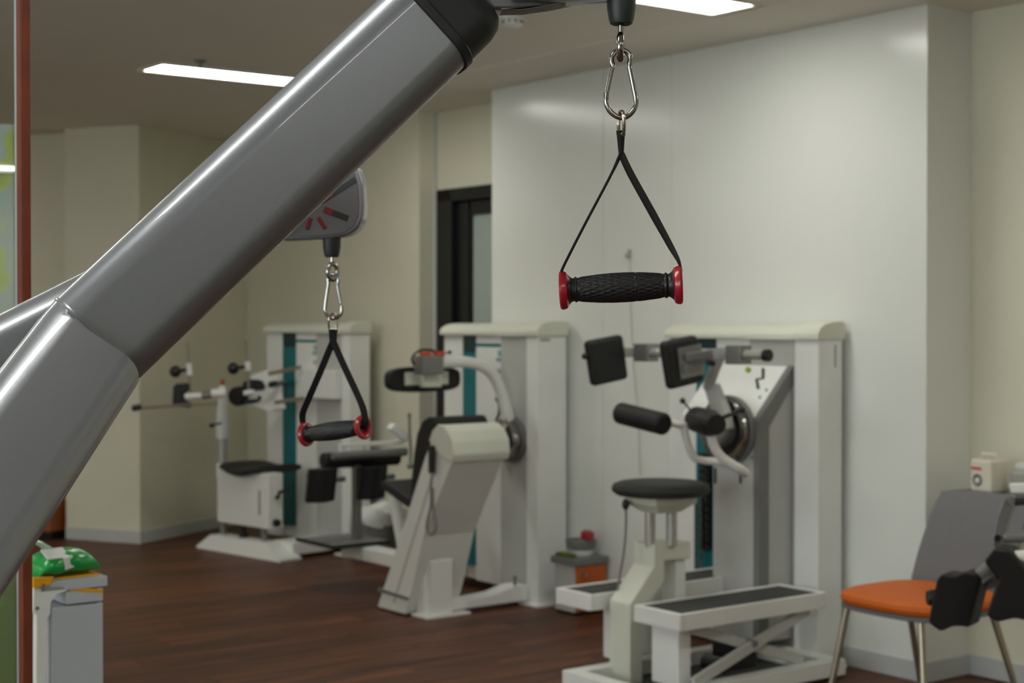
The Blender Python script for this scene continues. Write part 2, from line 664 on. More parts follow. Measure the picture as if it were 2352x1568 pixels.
# baseboards
mb = MB(); mb.box(XA - 0.004, XB + 0.006, Y1 - 0.008, Y1 + 0.02, 0, 0.075, 0.003)
struct(wmesh(mb, 'baseboard_right', 'baseboard_vinyl'))
mb = MB(); mb.box(XB, XB + 0.008, Y1 - 0.008, Y2 - 0.002, 0, 0.075, 0.003)
mb.box(XB, 4.2, Y2 - 0.008, Y2 + 0.01, 0, 0.075, 0.003)
struct(wmesh(mb, 'baseboard_back_right', 'baseboard_vinyl'))
mb = MB(); mb.box(c3.x - 0.2, W.pl(963, 700, 1, Y3).x, Y3 - 0.008, Y3 + 0.01, 0, 0.075, 0.003)
struct(wmesh(mb, 'baseboard_back_left', 'baseboard_vinyl'))
nl = Vector((-dr.x, -dr.y, 0)); nr_ = Vector((-dl.x, -dl.y, 0))
mb = MB()
mb.prism([pc + nr_ * 0.008 + nl * 0.008, pl_ + nl * 0.008, pl_ - nl * 0.01, pc - nl * 0.01 + nr_ * 0.008], (0, 0, 0.075), 0.002, 1)
mb.prism([pc + nr_ * 0.008, pc - nr_ * 0.01, pc - nr_ * 0.01 + dr * 1.2, pc + nr_ * 0.008 + dr * 1.2], (0, 0, 0.075), 0.002, 1)
struct(mb.build('baseboard_corner', 'baseboard_vinyl'))

# floor planks in the part of the floor that the photograph shows
PW, PL = 0.145, 0.92
mb = MB()
mb.box(-PW / 2 + 0.0009, PW / 2 - 0.0009, -PL / 2 + 0.0009, PL / 2 - 0.0009, -0.0045, 0.0)
plank0 = None
pcount = 0


def project(v):
    d = v - CAM
    f = Vector((0, math.cos(TH), -math.sin(TH)))
    u = Vector((0, math.sin(TH), math.cos(TH)))
    z = d.dot(f)
    return (CX + FP * d.x / z, CY - FP * d.dot(u) / z, z)


for i in range(-70, -8):
    for j in range(-3, 8):
        x = (i + 0.5) * PW
        y = (j + ((i * 0.37) % 1.0)) * PL
        if y > Y1 + 0.6:
            continue
        px, py, z = project(wl(x, y))
        if z < 4.6 or z > 11.2 or px < -180 or px > 2440 or py > 1720:
            continue
        if pcount >= 298:
            continue
        if plank0 is None:
            plank0 = mb.build('plank', 'floor_wood', floor)
            o = plank0
        else:
            o = plank0.copy()
            COL.objects.link(o)
        o.location = (x, y, 0)
        pcount += 1

# ------------------------------------------------------------------ ceiling lamps
l1 = at_z(332, 163, CEIL); l1b = at_z(370, 142, CEIL)
l2 = at_z(1640, 29, CEIL)
A1 = W.loc((l1 + l1b) / 2)
A2 = W.loc(l2)
y_end = A2.y
y_beg = A1.y
LX1, LX2 = A1.x, A2.x + 0.10
step = LX2 - LX1
LW = 0.215
LL = y_end - y_beg
lamp_group = 'recessed ceiling lamps'


def lamp(x, y0, label):
    F = Frame(wl(x, y0 + LL / 2, CEIL), UA)
    t = thing('ceiling_lamp', label, 'lamp', F, lamp_group)
    m = MB()
    hw, hl, b = LW / 2, LL / 2, 0.022
    for (x0, x1, ya, yb) in ((-hw - b, -hw, -hl - b, hl + b), (hw, hw + b, -hl - b, hl + b), (-hw, hw, -hl - b, -hl), (-hw, hw, hl, hl + b)):
        m.box(x0, x1, ya, yb, -0.008, 0.02, 0.002, 1)
    m.build('lamp_frame', 'ceiling_paint', t)
    m = MB()
    m.box(-hw, hw, -hl, hl, -0.004, 0.015)
    m.build('diffuser', 'lamp_diffuser', t)


lamp(LX1, y_beg, 'long lit ceiling lamp left of the grey beam, over the far machine')
lamp(LX2, y_beg, 'lit ceiling lamp cut by the top edge above the white wall')
for k in (0, 1, 2):
    for i in range(-2, 4):
        x = LX1 + i * step
        if k == 0 and i in (-2, -1, 0, 1):
            continue
        lamp(x, y_beg - 3.1 * k, 'lit recessed ceiling lamp outside the picture, above and behind the viewer')

# smoke detector and sprinkler
c = at_z(1177, 38, CEIL)
F = Frame(c, 0)
t = thing('smoke_detector', 'round white smoke detector on the ceiling beside the black beam cap', 'detector', F)
m = MB(); m.lathe([(0, 0.050), (0.012, 0.050), (0.016, 0.046)], (0, 0, 0), (0, 0, -1), 32); m.build('base', 'white_plastic', t)
m = MB(); m.lathe([(0.016, 0.041), (0.030, 0.038), (0.040, 0.026), (0.043, 0.006)], (0, 0, 0), (0, 0, -1), 32); m.build('dome', 'white_plastic', t)
m = MB()
for k in range(10):
    a = 2 * pi * k / 10
    m.cbox((0.041 * math.cos(a), 0.041 * math.sin(a), -0.022), (0.004, 0.010, 0.010), rot=Matrix.Rotation(a, 3, 'Z'))
m.build('vent_slots', 'dark_grey_enamel', t)
c = at_z(460, 138, CEIL)
F = Frame(c, 0)
t = thing('sprinkler_head', 'small dark sprinkler on the ceiling behind the long lamp', 'sprinkler', F)
m = MB(); m.lathe([(0, 0.028), (0.006, 0.027), (0.010, 0.018)], (0, 0, 0), (0, 0, -1), 24); m.build('collar', 'dark_grey_enamel', t)
m = MB(); m.cyl((0, 0, -0.008), (0, 0, -0.034), 0.008, 12); m.lathe([(0.034, 0.016), (0.037, 0.016)], (0, 0, 0), (0, 0, -1), 16); m.build('deflector', 'dark_grey_enamel', t)

# hook and cord on the white wall
hk = W.pl(1445, 583, 1, Y1 - 0.004)
F = Frame(W.wld(hk), UA)
t = thing('wall_hook', 'small grey hook with a thin cord hanging down the white wall', 'hook', F)
m = MB(); m.box(-0.011, 0.011, -0.004, 0.004, -0.02, 0.02, 0.003); m.tube([(0, -0.004, -0.006), (0, -0.02, -0.014), (0, -0.022, 0.004)], 0.003, 8, smooth=4); m.build('hook_plate', 'grey_print', t)
e = [F.pl(a, b, 1, -0.008) for a, b in ((1446, 600), (1449, 700), (1455, 830), (1466, 960), (1470, 1090))]
m = MB(); m.tube([(0, -0.012, -0.012)] + e, 0.0018, 6, smooth=4); m.build('cord', 'grey_print', t)


# ------------------------------------------------------------------ treatment machines: the tower
def tower(F, t, d, px_post, px_l, px_m, teal, zt=1.255, label_px=None, back=None):
    """tower along the wall: post with its own cap at the right end, mid panel, left cover with a teal strip"""
    pw = -F.pl(px_post, 900, 1, 0).x
    yl = 0.03
    xl = F.pl(px_l, 900, 1, yl).x
    xm = F.pl(px_m, 900, 1, 0.012).x
    m = MB(); m.box(-pw, 0, 0, d, 0.0, zt, 0.004); m.build('corner_post', 'white_enamel', t)
    m = MB(); m.box(xm, -pw - 0.004, 0.012, d, 0.05, zt, 0.003); m.build('mid_panel', 'grey_enamel', t)  # same paint as the cover; its darker shading is put into the grey
    ta, tb = F.pl(teal[0], 900, 1, yl).x, F.pl(teal[1], 900, 1, yl).x
    m = MB()
    m.box(xl, ta, yl, d, 0.05, zt, 0.004)
    m.box(tb, xm - 0.003, yl, d, 0.05, zt, 0.004)
    m.box(ta - 0.002, tb + 0.002, yl + 0.03, d, 0.05, zt)
    m.build('front_cover', 'white_enamel', t)
    m = MB(); m.box(ta + 0.001, tb - 0.001, yl + 0.004, yl + 0.03, 0.12, zt - 0.085, 0.002); m.build('teal_strip', 'teal_plastic', t)
    m = MB(); m.box(ta + 0.001, tb - 0.001, yl + 0.006, yl + 0.03, zt - 0.083, zt - 0.002, 0.002); m.build('smoked_window', 'smoked_teal', t)

    def cap_prof(y0, h):
        return [(y0, 0), (y0, h * 0.35), (y0 + 0.012, h * 0.62), (y0 + 0.04, h * 0.85), (y0 + 0.08, h * 0.97), (d * 0.9, h), (d + 0.004, h * 0.9), (d + 0.004, 0)]
    m = MB()
    m.prism([(xl - 0.012, y, zt + z) for y, z in cap_prof(yl - 0.022, 0.06)], (xm - xl + 0.012, 0, 0), 0.006)
    m.prism([(xm, y, zt + z) for y, z in cap_prof(-0.008, 0.06)], (-pw - 0.002 - xm, 0, 0), 0.002)
    m.build('top_cap', 'cream_plastic', t)
    m = MB()
    m.prism([(-pw, y, zt + z) for y, z in cap_prof(-0.016, 0.072)], (pw + 0.012, 0, 0), 0.006)
    m.build('post_cap', 'cream_plastic', t)
    # printed label on the cover
    m = MB(); m.box(tb + 0.004, xm - 0.006, yl - 0.001, yl + 0.001, zt - 0.055, zt - 0.038); m.build('label_band', 'teal_plastic', t)
    m = MB(); m.box(xm - 0.06, xm - 0.012, yl - 0.001, yl + 0.001, zt - 0.125, zt - 0.107)
    m.box(xm - 0.045, xm - 0.022, yl - 0.001, yl + 0.001, zt - 0.10, zt - 0.07); m.build('label_mark', 'pale_teal_print', t)
    m = MB(); m.box(xm - 0.05, xm - 0.012, yl - 0.001, yl + 0.001, zt - 0.18, zt - 0.16); m.build('badge', 'grey_print', t)
    # foot flange
    m = MB(); m.box(-pw - 0.03, 0.03, -0.03, d, 0.0, 0.012, 0.003); m.build('foot_flange', 'white_enamel', t)
    return dict(pw=pw, xl=xl, xm=xm, ta=ta, tb=tb, yl=yl)


# ============================== machine at the right (seat on a column, two foot platforms)
yr = Y1 - 0.03
xr = W.pl(1935, 800, 1, yr).x
yE = W.pl(1880, 800, 0, xr).y
F3 = Frame(wl(xr, yE), UA)
t3 = thing('rotation_machine', 'white therapy machine with round black stool seat and foot platforms, nearest on the right', 'exercise machine', F3)
d3 = yr - yE
T = tower(F3, t3, d3, 1825, 1537, 1721, (1598, 1645))
m = MB(); m.box(-0.0005, 0.001, d3 - 0.045, d3 - 0.036, 1.15, 1.235); m.build('side_mark', 'grey_print', t3)

# drive box with sloping white top
xd = F3.pl(1820, 1200, 1, 0.012).x
yf = F3.pl(1742, 1200, 0, xd).y
xdl = F3.pl(1637, 1200, 1, yf).x
z1 = F3.pl(1742, 962, 0, xd).z
z2 = F3.pl(1820, 838, 0, xd).z
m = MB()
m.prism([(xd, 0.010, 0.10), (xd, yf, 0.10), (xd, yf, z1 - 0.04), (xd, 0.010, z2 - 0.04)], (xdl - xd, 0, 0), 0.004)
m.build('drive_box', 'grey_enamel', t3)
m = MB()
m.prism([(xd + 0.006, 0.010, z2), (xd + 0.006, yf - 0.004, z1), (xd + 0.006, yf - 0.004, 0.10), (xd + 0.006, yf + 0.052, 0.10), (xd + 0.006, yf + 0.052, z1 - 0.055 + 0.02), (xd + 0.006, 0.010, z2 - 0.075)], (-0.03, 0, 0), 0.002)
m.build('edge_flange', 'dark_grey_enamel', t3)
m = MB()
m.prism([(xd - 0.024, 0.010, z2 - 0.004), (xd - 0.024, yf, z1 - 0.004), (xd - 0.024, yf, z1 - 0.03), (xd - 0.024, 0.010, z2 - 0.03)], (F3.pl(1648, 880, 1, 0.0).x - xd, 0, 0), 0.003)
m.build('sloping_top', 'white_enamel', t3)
for a, b in ((1760, 895), (1745, 912), (1725, 968), (1726, 1050)):
    q = F3.pl(a, b, 0, xd + 0.006)
    m = MB(); m.cyl(q, q + Vector((0.003, 0, 0)), 0.006, 10); m.build('bolt_head', 'dark_grey_enamel', t3)
yk = yf + 0.05
m = MB(); m.tube([F3.P(a, b, 5.72) for a, b in ((1753, 845), (1753, 868), (1738, 871), (1742, 893))], 0.006, 8); kk = m.build('crank', 'black_plastic', t3)
q = F3.P(1721, 850, 5.76); m = MB(); m.cyl(q, q + Vector((0, -0.012, 0.004)), 0.011, 14); m.build('round_badge', 'lime_print', t3)
# disc
dc = F3.pl(1680, 986, 1, yf)
AX = Vector((0, -1, 0))
m = MB(); m.lathe([(0.0, 0.132), (0.018, 0.134), (0.022, 0.13)], dc, AX, 48); m.build('disc_plate', 'dark_grey_enamel', t3)
m = MB(); m.lathe([(0.022, 0.100), (0.022, 0.122), (0.045, 0.126), (0.052, 0.122), (0.052, 0.100)], dc, AX, 48, closed=True); m.build('disc_ring', 'chrome', t3)
m = MB(); m.lathe([(0.02, 0.1), (0.042, 0.098), (0.046, 0.07)], dc, AX, 48); m.build('disc_face', 'black_plastic', t3)
m = MB(); m.lathe([(0.04, 0.07), (0.11, 0.066), (0.118, 0.055), (0.12, 0.02)], dc, AX, 36); m.build('hub', 'grey_metal', t3)
m = MB(); q = dc + Vector((-0.02, -0.046, 0.128)); m.box(q.x - 0.012, q.x + 0.012, q.y - 0.01, q.y + 0.01, q.z - 0.006, q.z + 0.002); m.build('scale_mark', 'lime_print', t3)
# arm and upper bar with the two chest pads
yb = yf - 0.14
zb = F3.pl(1640, 813, 1, yb).z
m = MB()
m.prism([F3.pl(a, b, 1, yf - 0.10) for a, b in ((1612, 880), (1640, 880), (1668, 950), (1672, 985), (1650, 990), (1634, 950))], (0, 0.035, 0), 0.006)
m.tube([F3.pl(1626, 890, 1, yf - 0.09), F3.pl(1640, 850, 1, yf - 0.11), F3.pl(1655, 815, 1, yb)], 0.022, 12)
m.build('swing_arm', 'grey_enamel', t3)
xe = F3.pl(1762, 813, 1, yb).x
xb0 = F3.pl(1462, 812, 1, yb).x
m = MB(); m.cyl((xb0, yb, zb), (xe, yb, zb), 0.019, 20); m.build('pad_bar', 'brushed_metal', t3)
m = MB(); m.cyl((xe - 0.012, yb, zb), (xe + 0.012, yb, zb), 0.0235, 20); m.build('bar_end_cap', 'black_plastic', t3)
for (a, b) in ((1679, 1722), (1468, 1508)):
    xa_, xb_ = F3.pl(a, 812, 1, yb).x, F3.pl(b, 812, 1, yb).x
    m = MB(); m.box(xa_, xb_ - 0.02, yb - 0.032, yb + 0.032, zb - 0.036, zb + 0.036, 0.004); m.build('clamp_block', 'grey_metal', t3)
    m = MB(); m.box(xa_ - 0.10, xa_, yb - 0.018, yb + 0.016, zb - 0.02, zb + 0.02, 0.004); m.build('clamp_arm', 'brushed_metal', t3)
for k, quad in enumerate((((1352, 783), (1434, 767), (1447, 870), (1368, 888)), ((1526, 785), (1605, 768), (1622, 876), (1544, 896)))):
    cx_ = sum(a for a, b in quad) / 4
    xp = F3.pl(cx_, 828, 1, yb - 0.13).x
    m = MB()
    m.prism([F3.pl(a, b, 0, xp) for a, b in quad], (-0.045, 0, 0), 0.019, 4)
    p = m.build('chest_pad', 'upholstery', t3)
    if k == 1:
        m = MB()
        m.prism([F3.pl(a, b, 0, xp + 0.002) for a, b in ((1555, 800), (1608, 789), (1618, 858), (1563, 871))], (0.006, 0, 0), 0.002)
        m.build('pad_plate', 'grey_metal', p)
        m = MB()
        m.prism([F3.pl(a, b, 0, xp + 0.010) for a, b in ((1572, 812), (1640, 800), (1640, 822), (1575, 830))], (0.02, 0, 0), 0.003)
        m.prism([F3.pl(a, b, 0, xp + 0.010) for a, b in ((1568, 838), (1606, 832), (1608, 850), (1570, 857))], (0.012, 0, 0), 0.003)
        m.build('pad_bracket', 'dark_grey_enamel', p)
    else:
        q = F3.pl(1343, 818, 0, xp - 0.02)
        m = MB(); m.ball(q, 0.013); m.cyl(q, q + Vector((0, 0.05, 0)), 0.004, 8); m.build('pad_knob', 'black_plastic', p)
m = MB(); m.cyl(F3.P(1640, 835, 5.62), F3.P(1622, 828, 5.60), 0.012, 12); m.build('bar_knob', 'black_plastic', t3)
# lower pads on bent tubes
c0, c1 = F3.P(1424, 948, 5.72), F3.P(1526, 974, 5.50)
m = MB(); m.lathe([(0, 0.030), (0.008, 0.040), ((c1 - c0).length - 0.008, 0.040), ((c1 - c0).length, 0.030)], c0, c1 - c0, 20); m.build('arm_pad', 'upholstery', t3)
c0, c1 = F3.P(1598, 962, 5.62), F3.P(1646, 975, 5.42)
m = MB(); m.lathe([(0, 0.034), (0.010, 0.046), ((c1 - c0).length * 0.7, 0.048), ((c1 - c0).length, 0.036)], c0, c1 - c0, 20); m.build('arm_pad', 'upholstery', t3)
m = MB(); m.tube([F3.P(1520, 962, 5.56), F3.P(1552, 974, 5.56), F3.P(1582, 978, 5.60), F3.P(1594, 975, 5.62)], 0.013, 12, smooth=4)
m.tube([F3.P(1570, 978, 5.58), F3.P(1576, 1005, 5.58), F3.P(1590, 1045, 5.6), F3.P(1612, 1057, 5.62), F3.P(1665, 1060, 5.66)], 0.014, 12, smooth=4)
m.build('bent_tube', 'white_enamel', t3)
m = MB(); m.tube([F3.P(1632, 995, 5.5), F3.P(1640, 1025, 5.52), F3.P(1660, 1052, 5.54), F3.P(1700, 1078, 5.58), F3.P(1712, 1086, 5.70)], 0.017, 12, smooth=4); m.build('bent_tube', 'white_enamel', t3)
m = MB()
for a in (1643, 1701):
    m.cyl(F3.P(a, 1074, 5.64), F3.P(a, 1110, 5.64), 0.005, 8)
m.build('guide_pins', 'black_plastic', t3)
m = MB(); m.cyl(F3.P(1570, 922, 5.58), F3.P(1588, 944, 5.56), 0.004, 8); m.ball(F3.P(1568, 920, 5.58), 0.011); m.build('lock_lever', 'black_plastic', t3)
m = MB(); m.cyl(F3.P(1645, 965, 5.48), F3.P(1702, 942, 5.56), 0.008, 8); m.ball(F3.P(1704, 941, 5.56), 0.013); m.build('lock_lever', 'black_plastic', t3)

# weight stack seen below the drive
xa_, xb_ = F3.pl(1612, 1200, 1, 0.02).x, F3.pl(1632, 1200, 1, 0.02).x
for k in range(13):
    m = MB(); z0 = 0.385 + k * 0.031
    m.box(xa_, xb_, 0.0, 0.028, z0, z0 + 0.027, 0.002, 1)
    m.build('weight_plate', 'black_plastic', t3)
m = MB(); m.cyl(F3.pl(1598, 1335, 1, -0.005), F3.pl(1598, 1140, 1, -0.005), 0.006, 10); m.cyl(F3.pl(1610, 1335, 1, -0.005), F3.pl(1610, 1140, 1, -0.005), 0.006, 10); m.build('guide_rod', 'chrome', t3)

# stool
sp = F3.P(1518, 1114, 5.72)
m = MB()
rs = 0.181
m.lathe([(-0.034, 0.10), (-0.033, rs * 0.9), (-0.022, rs * 0.985), (-0.010, rs), (0.004, rs * 0.965), (0.012, rs * 0.85), (0.013, 0.05), (0.011, 0.001)], sp, (0, 0, 1), 48)
seat = m.build('seat', 'upholstery_soft', t3)
zs = sp.z - 0.034
m = MB()
hx, hy = 0.085, 0.10
m.loft([[(sp.x - 0.05, sp.y - 0.055, zs - 0.062), (sp.x + 0.05, sp.y - 0.055, zs - 0.062), (sp.x + 0.05, sp.y + 0.055, zs - 0.062), (sp.x - 0.05, sp.y + 0.055, zs - 0.062)],
        [(sp.x - hx, sp.y - hy, zs - 0.028), (sp.x + hx, sp.y - hy, zs - 0.028), (sp.x + hx, sp.y + hy, zs - 0.028), (sp.x - hx, sp.y + hy, zs - 0.028)],
        [(sp.x - hx, sp.y - hy, zs + 0.002), (sp.x + hx, sp.y - hy, zs + 0.002), (sp.x + hx, sp.y + hy, zs + 0.002), (sp.x - hx, sp.y + hy, zs + 0.002)]])
m.build('seat_bracket', 'cream_plastic', t3, ang=15)
zc = F3.P(1518, 1250, 5.7).z
m = MB(); m.cyl((sp.x - 0.02, sp.y - 0.035, zc - 0.01), (sp.x - 0.02, sp.y - 0.035, zs - 0.05), 0.019, 18); m.cyl((sp.x + 0.02, sp.y + 0.035, zc - 0.01), (sp.x + 0.02, sp.y + 0.035, zs - 0.05), 0.02, 18)
m.build('seat_column', 'brushed_metal', t3)
q = F3.P(1437, 1158, 5.68)
m = MB(); m.ball(q, 0.014, 12, (1, 1, 1.5)); m.cyl(q, (sp.x - 0.08, sp.y - 0.06, q.z), 0.006, 8); m.build('seat_lever', 'black_plastic', t3)
m = MB(); m.tube([q, F3.P(1438, 1200, 5.68), F3.P(1434, 1260, 5.68), F3.P(1424, 1320, 5.70), F3.P(1416, 1365, 5.72)], 0.0045, 8, smooth=5); m.build('hand_cable', 'dark_grey_enamel', t3)
# cranked column of the stool
xs_ = F3.P(1503, 1270, 5.68).x
poly = [F3.pl(a, b, 0, xs_) for a, b in ((1503, 1251), (1587, 1243), (1587, 1284), (1527, 1288), (1527, 1335), (1477, 1402))]
bl = F3.pl(1447, 1388, 0, xs_)
br = F3.pl(1477, 1402, 0, xs_)
poly += [Vector((xs_, br.y, 0.012)), Vector((xs_, bl.y, 0.012)), bl, F3.pl(1503, 1302, 0, xs_)]
m = MB(); m.prism(poly, (-0.115, 0, 0), 0.006); m.build('cranked_column', 'cream_plastic', t3)
q = F3.pl(1575, 1284, 0, xs_ - 0.02)
m = MB(); m.box(xs_ - 0.10, xs_ - 0.02, q.y - 0.05, q.y, 0.06, q.z, 0.004); m.build('rear_column', 'white_enamel', t3)
# foot platforms
zp = 0.33
fr = F3.pl(1546, 1408, 2, zp); brr = F3.pl(1916, 1362, 2, zp); fl = F3.pl(1442, 1390, 2, zp); fll = F3.pl(1289, 1347, 2, zp)
for k, (xa_, xb_, ya_, yb_) in enumerate(((fl.x, (fr.x + brr.x) / 2, fr.y, min(brr.y, -0.02) if brr.x < 0 else brr.y), (fll.x, fll.x + (fr.x - fl.x), fr.y, -0.03))):
    h, r_ = 0.06, 0.016
    m = MB()
    m.box(xa_, xb_, ya_, ya_ + r_ * 1.4, zp - h, zp, 0.005); m.box(xa_, xb_, yb_ - r_, yb_, zp - h, zp, 0.005)
    m.box(xa_, xa_ + r_, ya_ + r_ * 1.4, yb_ - r_, zp - h, zp, 0.005); m.box(xb_ - r_, xb_, ya_ + r_ * 1.4, yb_ - r_, zp - h, zp, 0.005)
    m.box(xa_ + 0.004, xb_ - 0.004, ya_ + 0.004, yb_ - 0.004, zp - h + 0.004, zp - 0.012)
    p = m.build('foot_platform', 'rim_white', t3)
    m = MB()
    n = 26
    for i in range(n):
        y0 = ya_ + r_ * 1.4 + 0.002 + (yb_ - ya_ - r_ * 2.4 - 0.004) * i / n
        y1 = ya_ + r_ * 1.4 + 0.002 + (yb_ - ya_ - r_ * 2.4 - 0.004) * (i + 0.86) / n
        m.box(xa_ + r_ + 0.002, xb_ - r_ - 0.002, y0, y1, zp - 0.013, zp - 0.004)
    rib = m.build('ribbed_mat', 'dark_mat', p)
    # scissor legs and pedestal
    if k == 0:
        for (x_, s_) in ((xb_ - 0.03, 1), (xb_ - 0.06, -1)):
            m = MB()
            ya2, yb2 = ya_ + 0.10, yb_ - 0.06
            a = Vector((x_, ya2 if s_ > 0 else yb2, 0.075)); b = Vector((x_, yb2 if s_ > 0 else ya2, zp - h - 0.005))
            dv = (b - a).normalized(); nv = dv.cross(Vector((1, 0, 0))).normalized() * 0.019
            m.prism([a + nv, b + nv, b - nv, a - nv], (-0.02, 0, 0), 0.003)
            m.build('scissor_leg', 'grey_enamel', t3)
        m = MB(); m.cyl((xb_ - 0.02, (ya_ + yb_) / 2 + 0.02, 0.18), (xb_ - 0.09, (ya_ + yb_) / 2 + 0.02, 0.18), 0.012, 14); m.build('scissor_pivot', 'dark_grey_enamel', t3)
        m = MB(); m.box(xa_ + 0.005, xa_ + 0.145, ya_ + 0.08, ya_ + 0.14, 0.05, zp - h, 0.005); m.build('pedestal', 'white_enamel', t3)
        m = MB(); m.box(xa_ + 0.04, xb_ - 0.1, ya_ + 0.34, ya_ + 0.48, 0.07, 0.17, 0.008); m.cyl((xa_ + 0.05, ya_ + 0.3, 0.1), (xb_ - 0.08, ya_ + 0.3, 0.1), 0.03, 16); m.build('lift_motor', 'black_plastic', t3)
        m = MB(); m.box(T['ta'], T['tb'], -0.02, 0.0, 0.16, 0.23, 0.004); m.build('teal_cover', 'teal_plastic', t3)
        x_hi, y_hi, y_lo = xb_, yb_, ya_
    else:
        x_lo = xa_
        m = MB(); m.box(xa_ + 0.04, xa_ + 0.14, ya_ + 0.2, ya_ + 0.4, 0.05, zp - h, 0.005); m.build('pedestal', 'white_enamel', t3)
m = MB()
bq = F3.pl(1291, 1538, 2, 0.07)
y_lo2 = bq.y
x_lo = bq.x
for (a, b, c_, d_) in ((x_lo, x_lo + 0.06, y_lo2, 0.0), (x_hi - 0.06, x_hi, y_lo2, 0.0), (x_lo + 0.06, x_hi - 0.06, y_lo2, y_lo2 + 0.06), (x_lo + 0.06, x_hi - 0.06, -0.08, 0.0)):
    m.box(a, b, c_, d_, 0.012, 0.07, 0.004)
m.build('base_frame', 'white_enamel', t3)
m = MB(); m.box(x_lo + 0.061, x_hi - 0.061, y_lo2 + 0.061, -0.081, 0.012, 0.020, 0.002); m.build('base_tray', 'dark_mat', t3)
m = MB()
for a in (x_lo + 0.04, x_hi - 0.04):
    for b in (y_lo2 + 0.04, -0.04):
        m.cyl((a, b, 0), (a, b, 0.014), 0.02, 14)
m.build('levelling_feet', 'black_plastic', t3)

# ============================== middle machine (inclined back rest, arm over the top)
yr = Y1 - 0.03
xr = W.pl(1301, 800, 1, yr).x
yE = W.pl(1236, 800, 0, xr).y
F2 = Frame(wl(xr, yE), UA)
t2 = thing('extension_machine', 'white therapy machine with black lumbar pad and inclined back housing, in the middle', 'exercise machine', F2)
d2 = yr - yE
T2 = tower(F2, t2, d2, 1209, 1020, 1150, (1062, 1093))
m = MB(); q = F2.pl(1252, 780, 0, 0.0); m.box(-0.0005, 0.001, q.y - 0.03, q.y + 0.03, q.z - 0.008, q.z + 0.006); m.build('badge', 'grey_print', t2)
# disc
dc = F2.pl(1179, 1008, 1, 0.012)
m = MB(); m.lathe([(0.0, 0.108), (0.02, 0.108), (0.03, 0.09)], dc, AX, 40); m.build('disc_plate', 'dark_grey_enamel', t2)
m = MB(); m.lathe([(0.03, 0.078), (0.03, 0.098), (0.055, 0.102), (0.06, 0.098), (0.06, 0.078)], dc, AX, 40, closed=True); m.build('disc_ring', 'chrome', t2)
m = MB(); m.lathe([(0.02, 0.078), (0.05, 0.076), (0.055, 0.03)], dc, AX, 40); m.build('disc_face', 'black_plastic', t2)
# housing: side profile in a plane y = const
yh = F2.loc(P(905, 1412, 3593 * 1.31 / 677)).y + 0.07
prof = [F2.pl(a, b, 1, yh) for a, b in ((992, 1008), (1030, 1030), (1037, 1061), (972, 1233), (944, 1364), (930, 1419), (866, 1399), (900, 1290), (975, 1052))]
for v in prof:
    v.z = max(v.z, 0.008)
wy = F2.pl(1157, 1050, 0, prof[2].x).y - yh
m = MB(); m.prism(prof, (0, wy, 0), 0.006); hz = m.build('back_housing', 'white_enamel', t2)
gr = [F2.pl(a, b, 1, yh - 0.001) for a, b in ((996, 1075), (1000, 1078), (906, 1385), (902, 1383))]
m = MB(); m.prism(gr, (0, 0.004, 0)); m.build('housing_groove', 'grey_enamel', hz)
gr = [F2.pl(a, b, 1, yh - 0.008) for a, b in ((870, 1350), (936, 1372), (934, 1378), (866, 1357))]
m = MB(); m.prism(gr, (0, wy + 0.012, 0)); m.build('housing_strap', 'dark_grey_enamel', hz)
top = [F2.pl(a, b, 1, yh - 0.012) for a, b in ((984, 1012), (992, 988), (1004, 975), (1018, 977), (1030, 990), (1040, 1015), (1043, 1045), (1038, 1064), (1010, 1050))]
m = MB(); m.prism(top, (0, wy + 0.024, 0), 0.008, 3); m.build('housing_top', 'cream_plastic', t2)
pad = [F2.pl(a, b, 1, yh + 0.015) for a, b in ((1004, 972), (996, 958), (982, 957), (968, 968), (957, 995), (950, 1040), (944, 1100), (943, 1150), (952, 1158), (972, 1080), (985, 1030))]
m = MB(); m.prism(pad, (0, wy, 0), 0.008, 3); m.build('backrest_pad', 'upholstery', t2)
st = [F2.pl(a, b, 1, yh + 0.0) for a, b in ((873, 1108), (879, 1103), (942, 1146), (938, 1165), (932, 1163), (872, 1119))]
m = MB(); m.prism(st, (0, wy + 0.03, 0), 0.006); m.build('seat', 'upholstery_soft', t2)
q0, q1 = F2.pl(905, 1140, 1, yh + wy / 2), F2.pl(935, 1300, 1, yh + wy / 2)
m = MB(); m.tube([q0, (q0 + q1) / 2, q1], 0.03, 12); m.build('seat_support', 'white_enamel', t2)
# shaft to the disc
q = F2.pl(1150, 1003, 0, dc.x)
m = MB(); m.cyl((dc.x, -0.03, dc.z), (dc.x, yh + wy - 0.02, dc.z), 0.026, 20); m.build('shaft', 'white_enamel', t2)
# swing arm
arm = [F2.pl(a, b, 0, dc.x) for a, b in ((1176, 1005), (1168, 965), (1156, 915), (1138, 870), (1112, 843), (1075, 832), (1035, 831), (1000, 834))]
m = MB(); m.tube(arm, [0.036, 0.032, 0.029, 0.027, 0.026, 0.026, 0.027, 0.028], 16, smooth=5); m.build('swing_arm', 'white_enamel', t2)
q = F2.pl(985, 838, 0, dc.x)
m = MB(); m.cbox(q, (0.075, 0.12, 0.085), 0.008); m.build('arm_clamp', 'grey_metal', t2)
m = MB(); m.tube([q + Vector((0.0, 0.06, 0.045)), q + Vector((0, 0.02, 0.066)), q + Vector((0, -0.05, 0.066)), q + Vector((0, -0.09, 0.035)), q + Vector((0, -0.08, 0.0))], 0.006, 8, smooth=4); m.build('clamp_handle', 'black_plastic', t2)
for dy in (-0.02, 0.055):
    m = MB(); m.cbox(q + Vector((0.0, dy, 0.052)), (0.03, 0.05, 0.016), 0.004); m.build('release_button', 'orange_red_plastic', t2)
k = F2.pl(1033, 809, 0, dc.x)
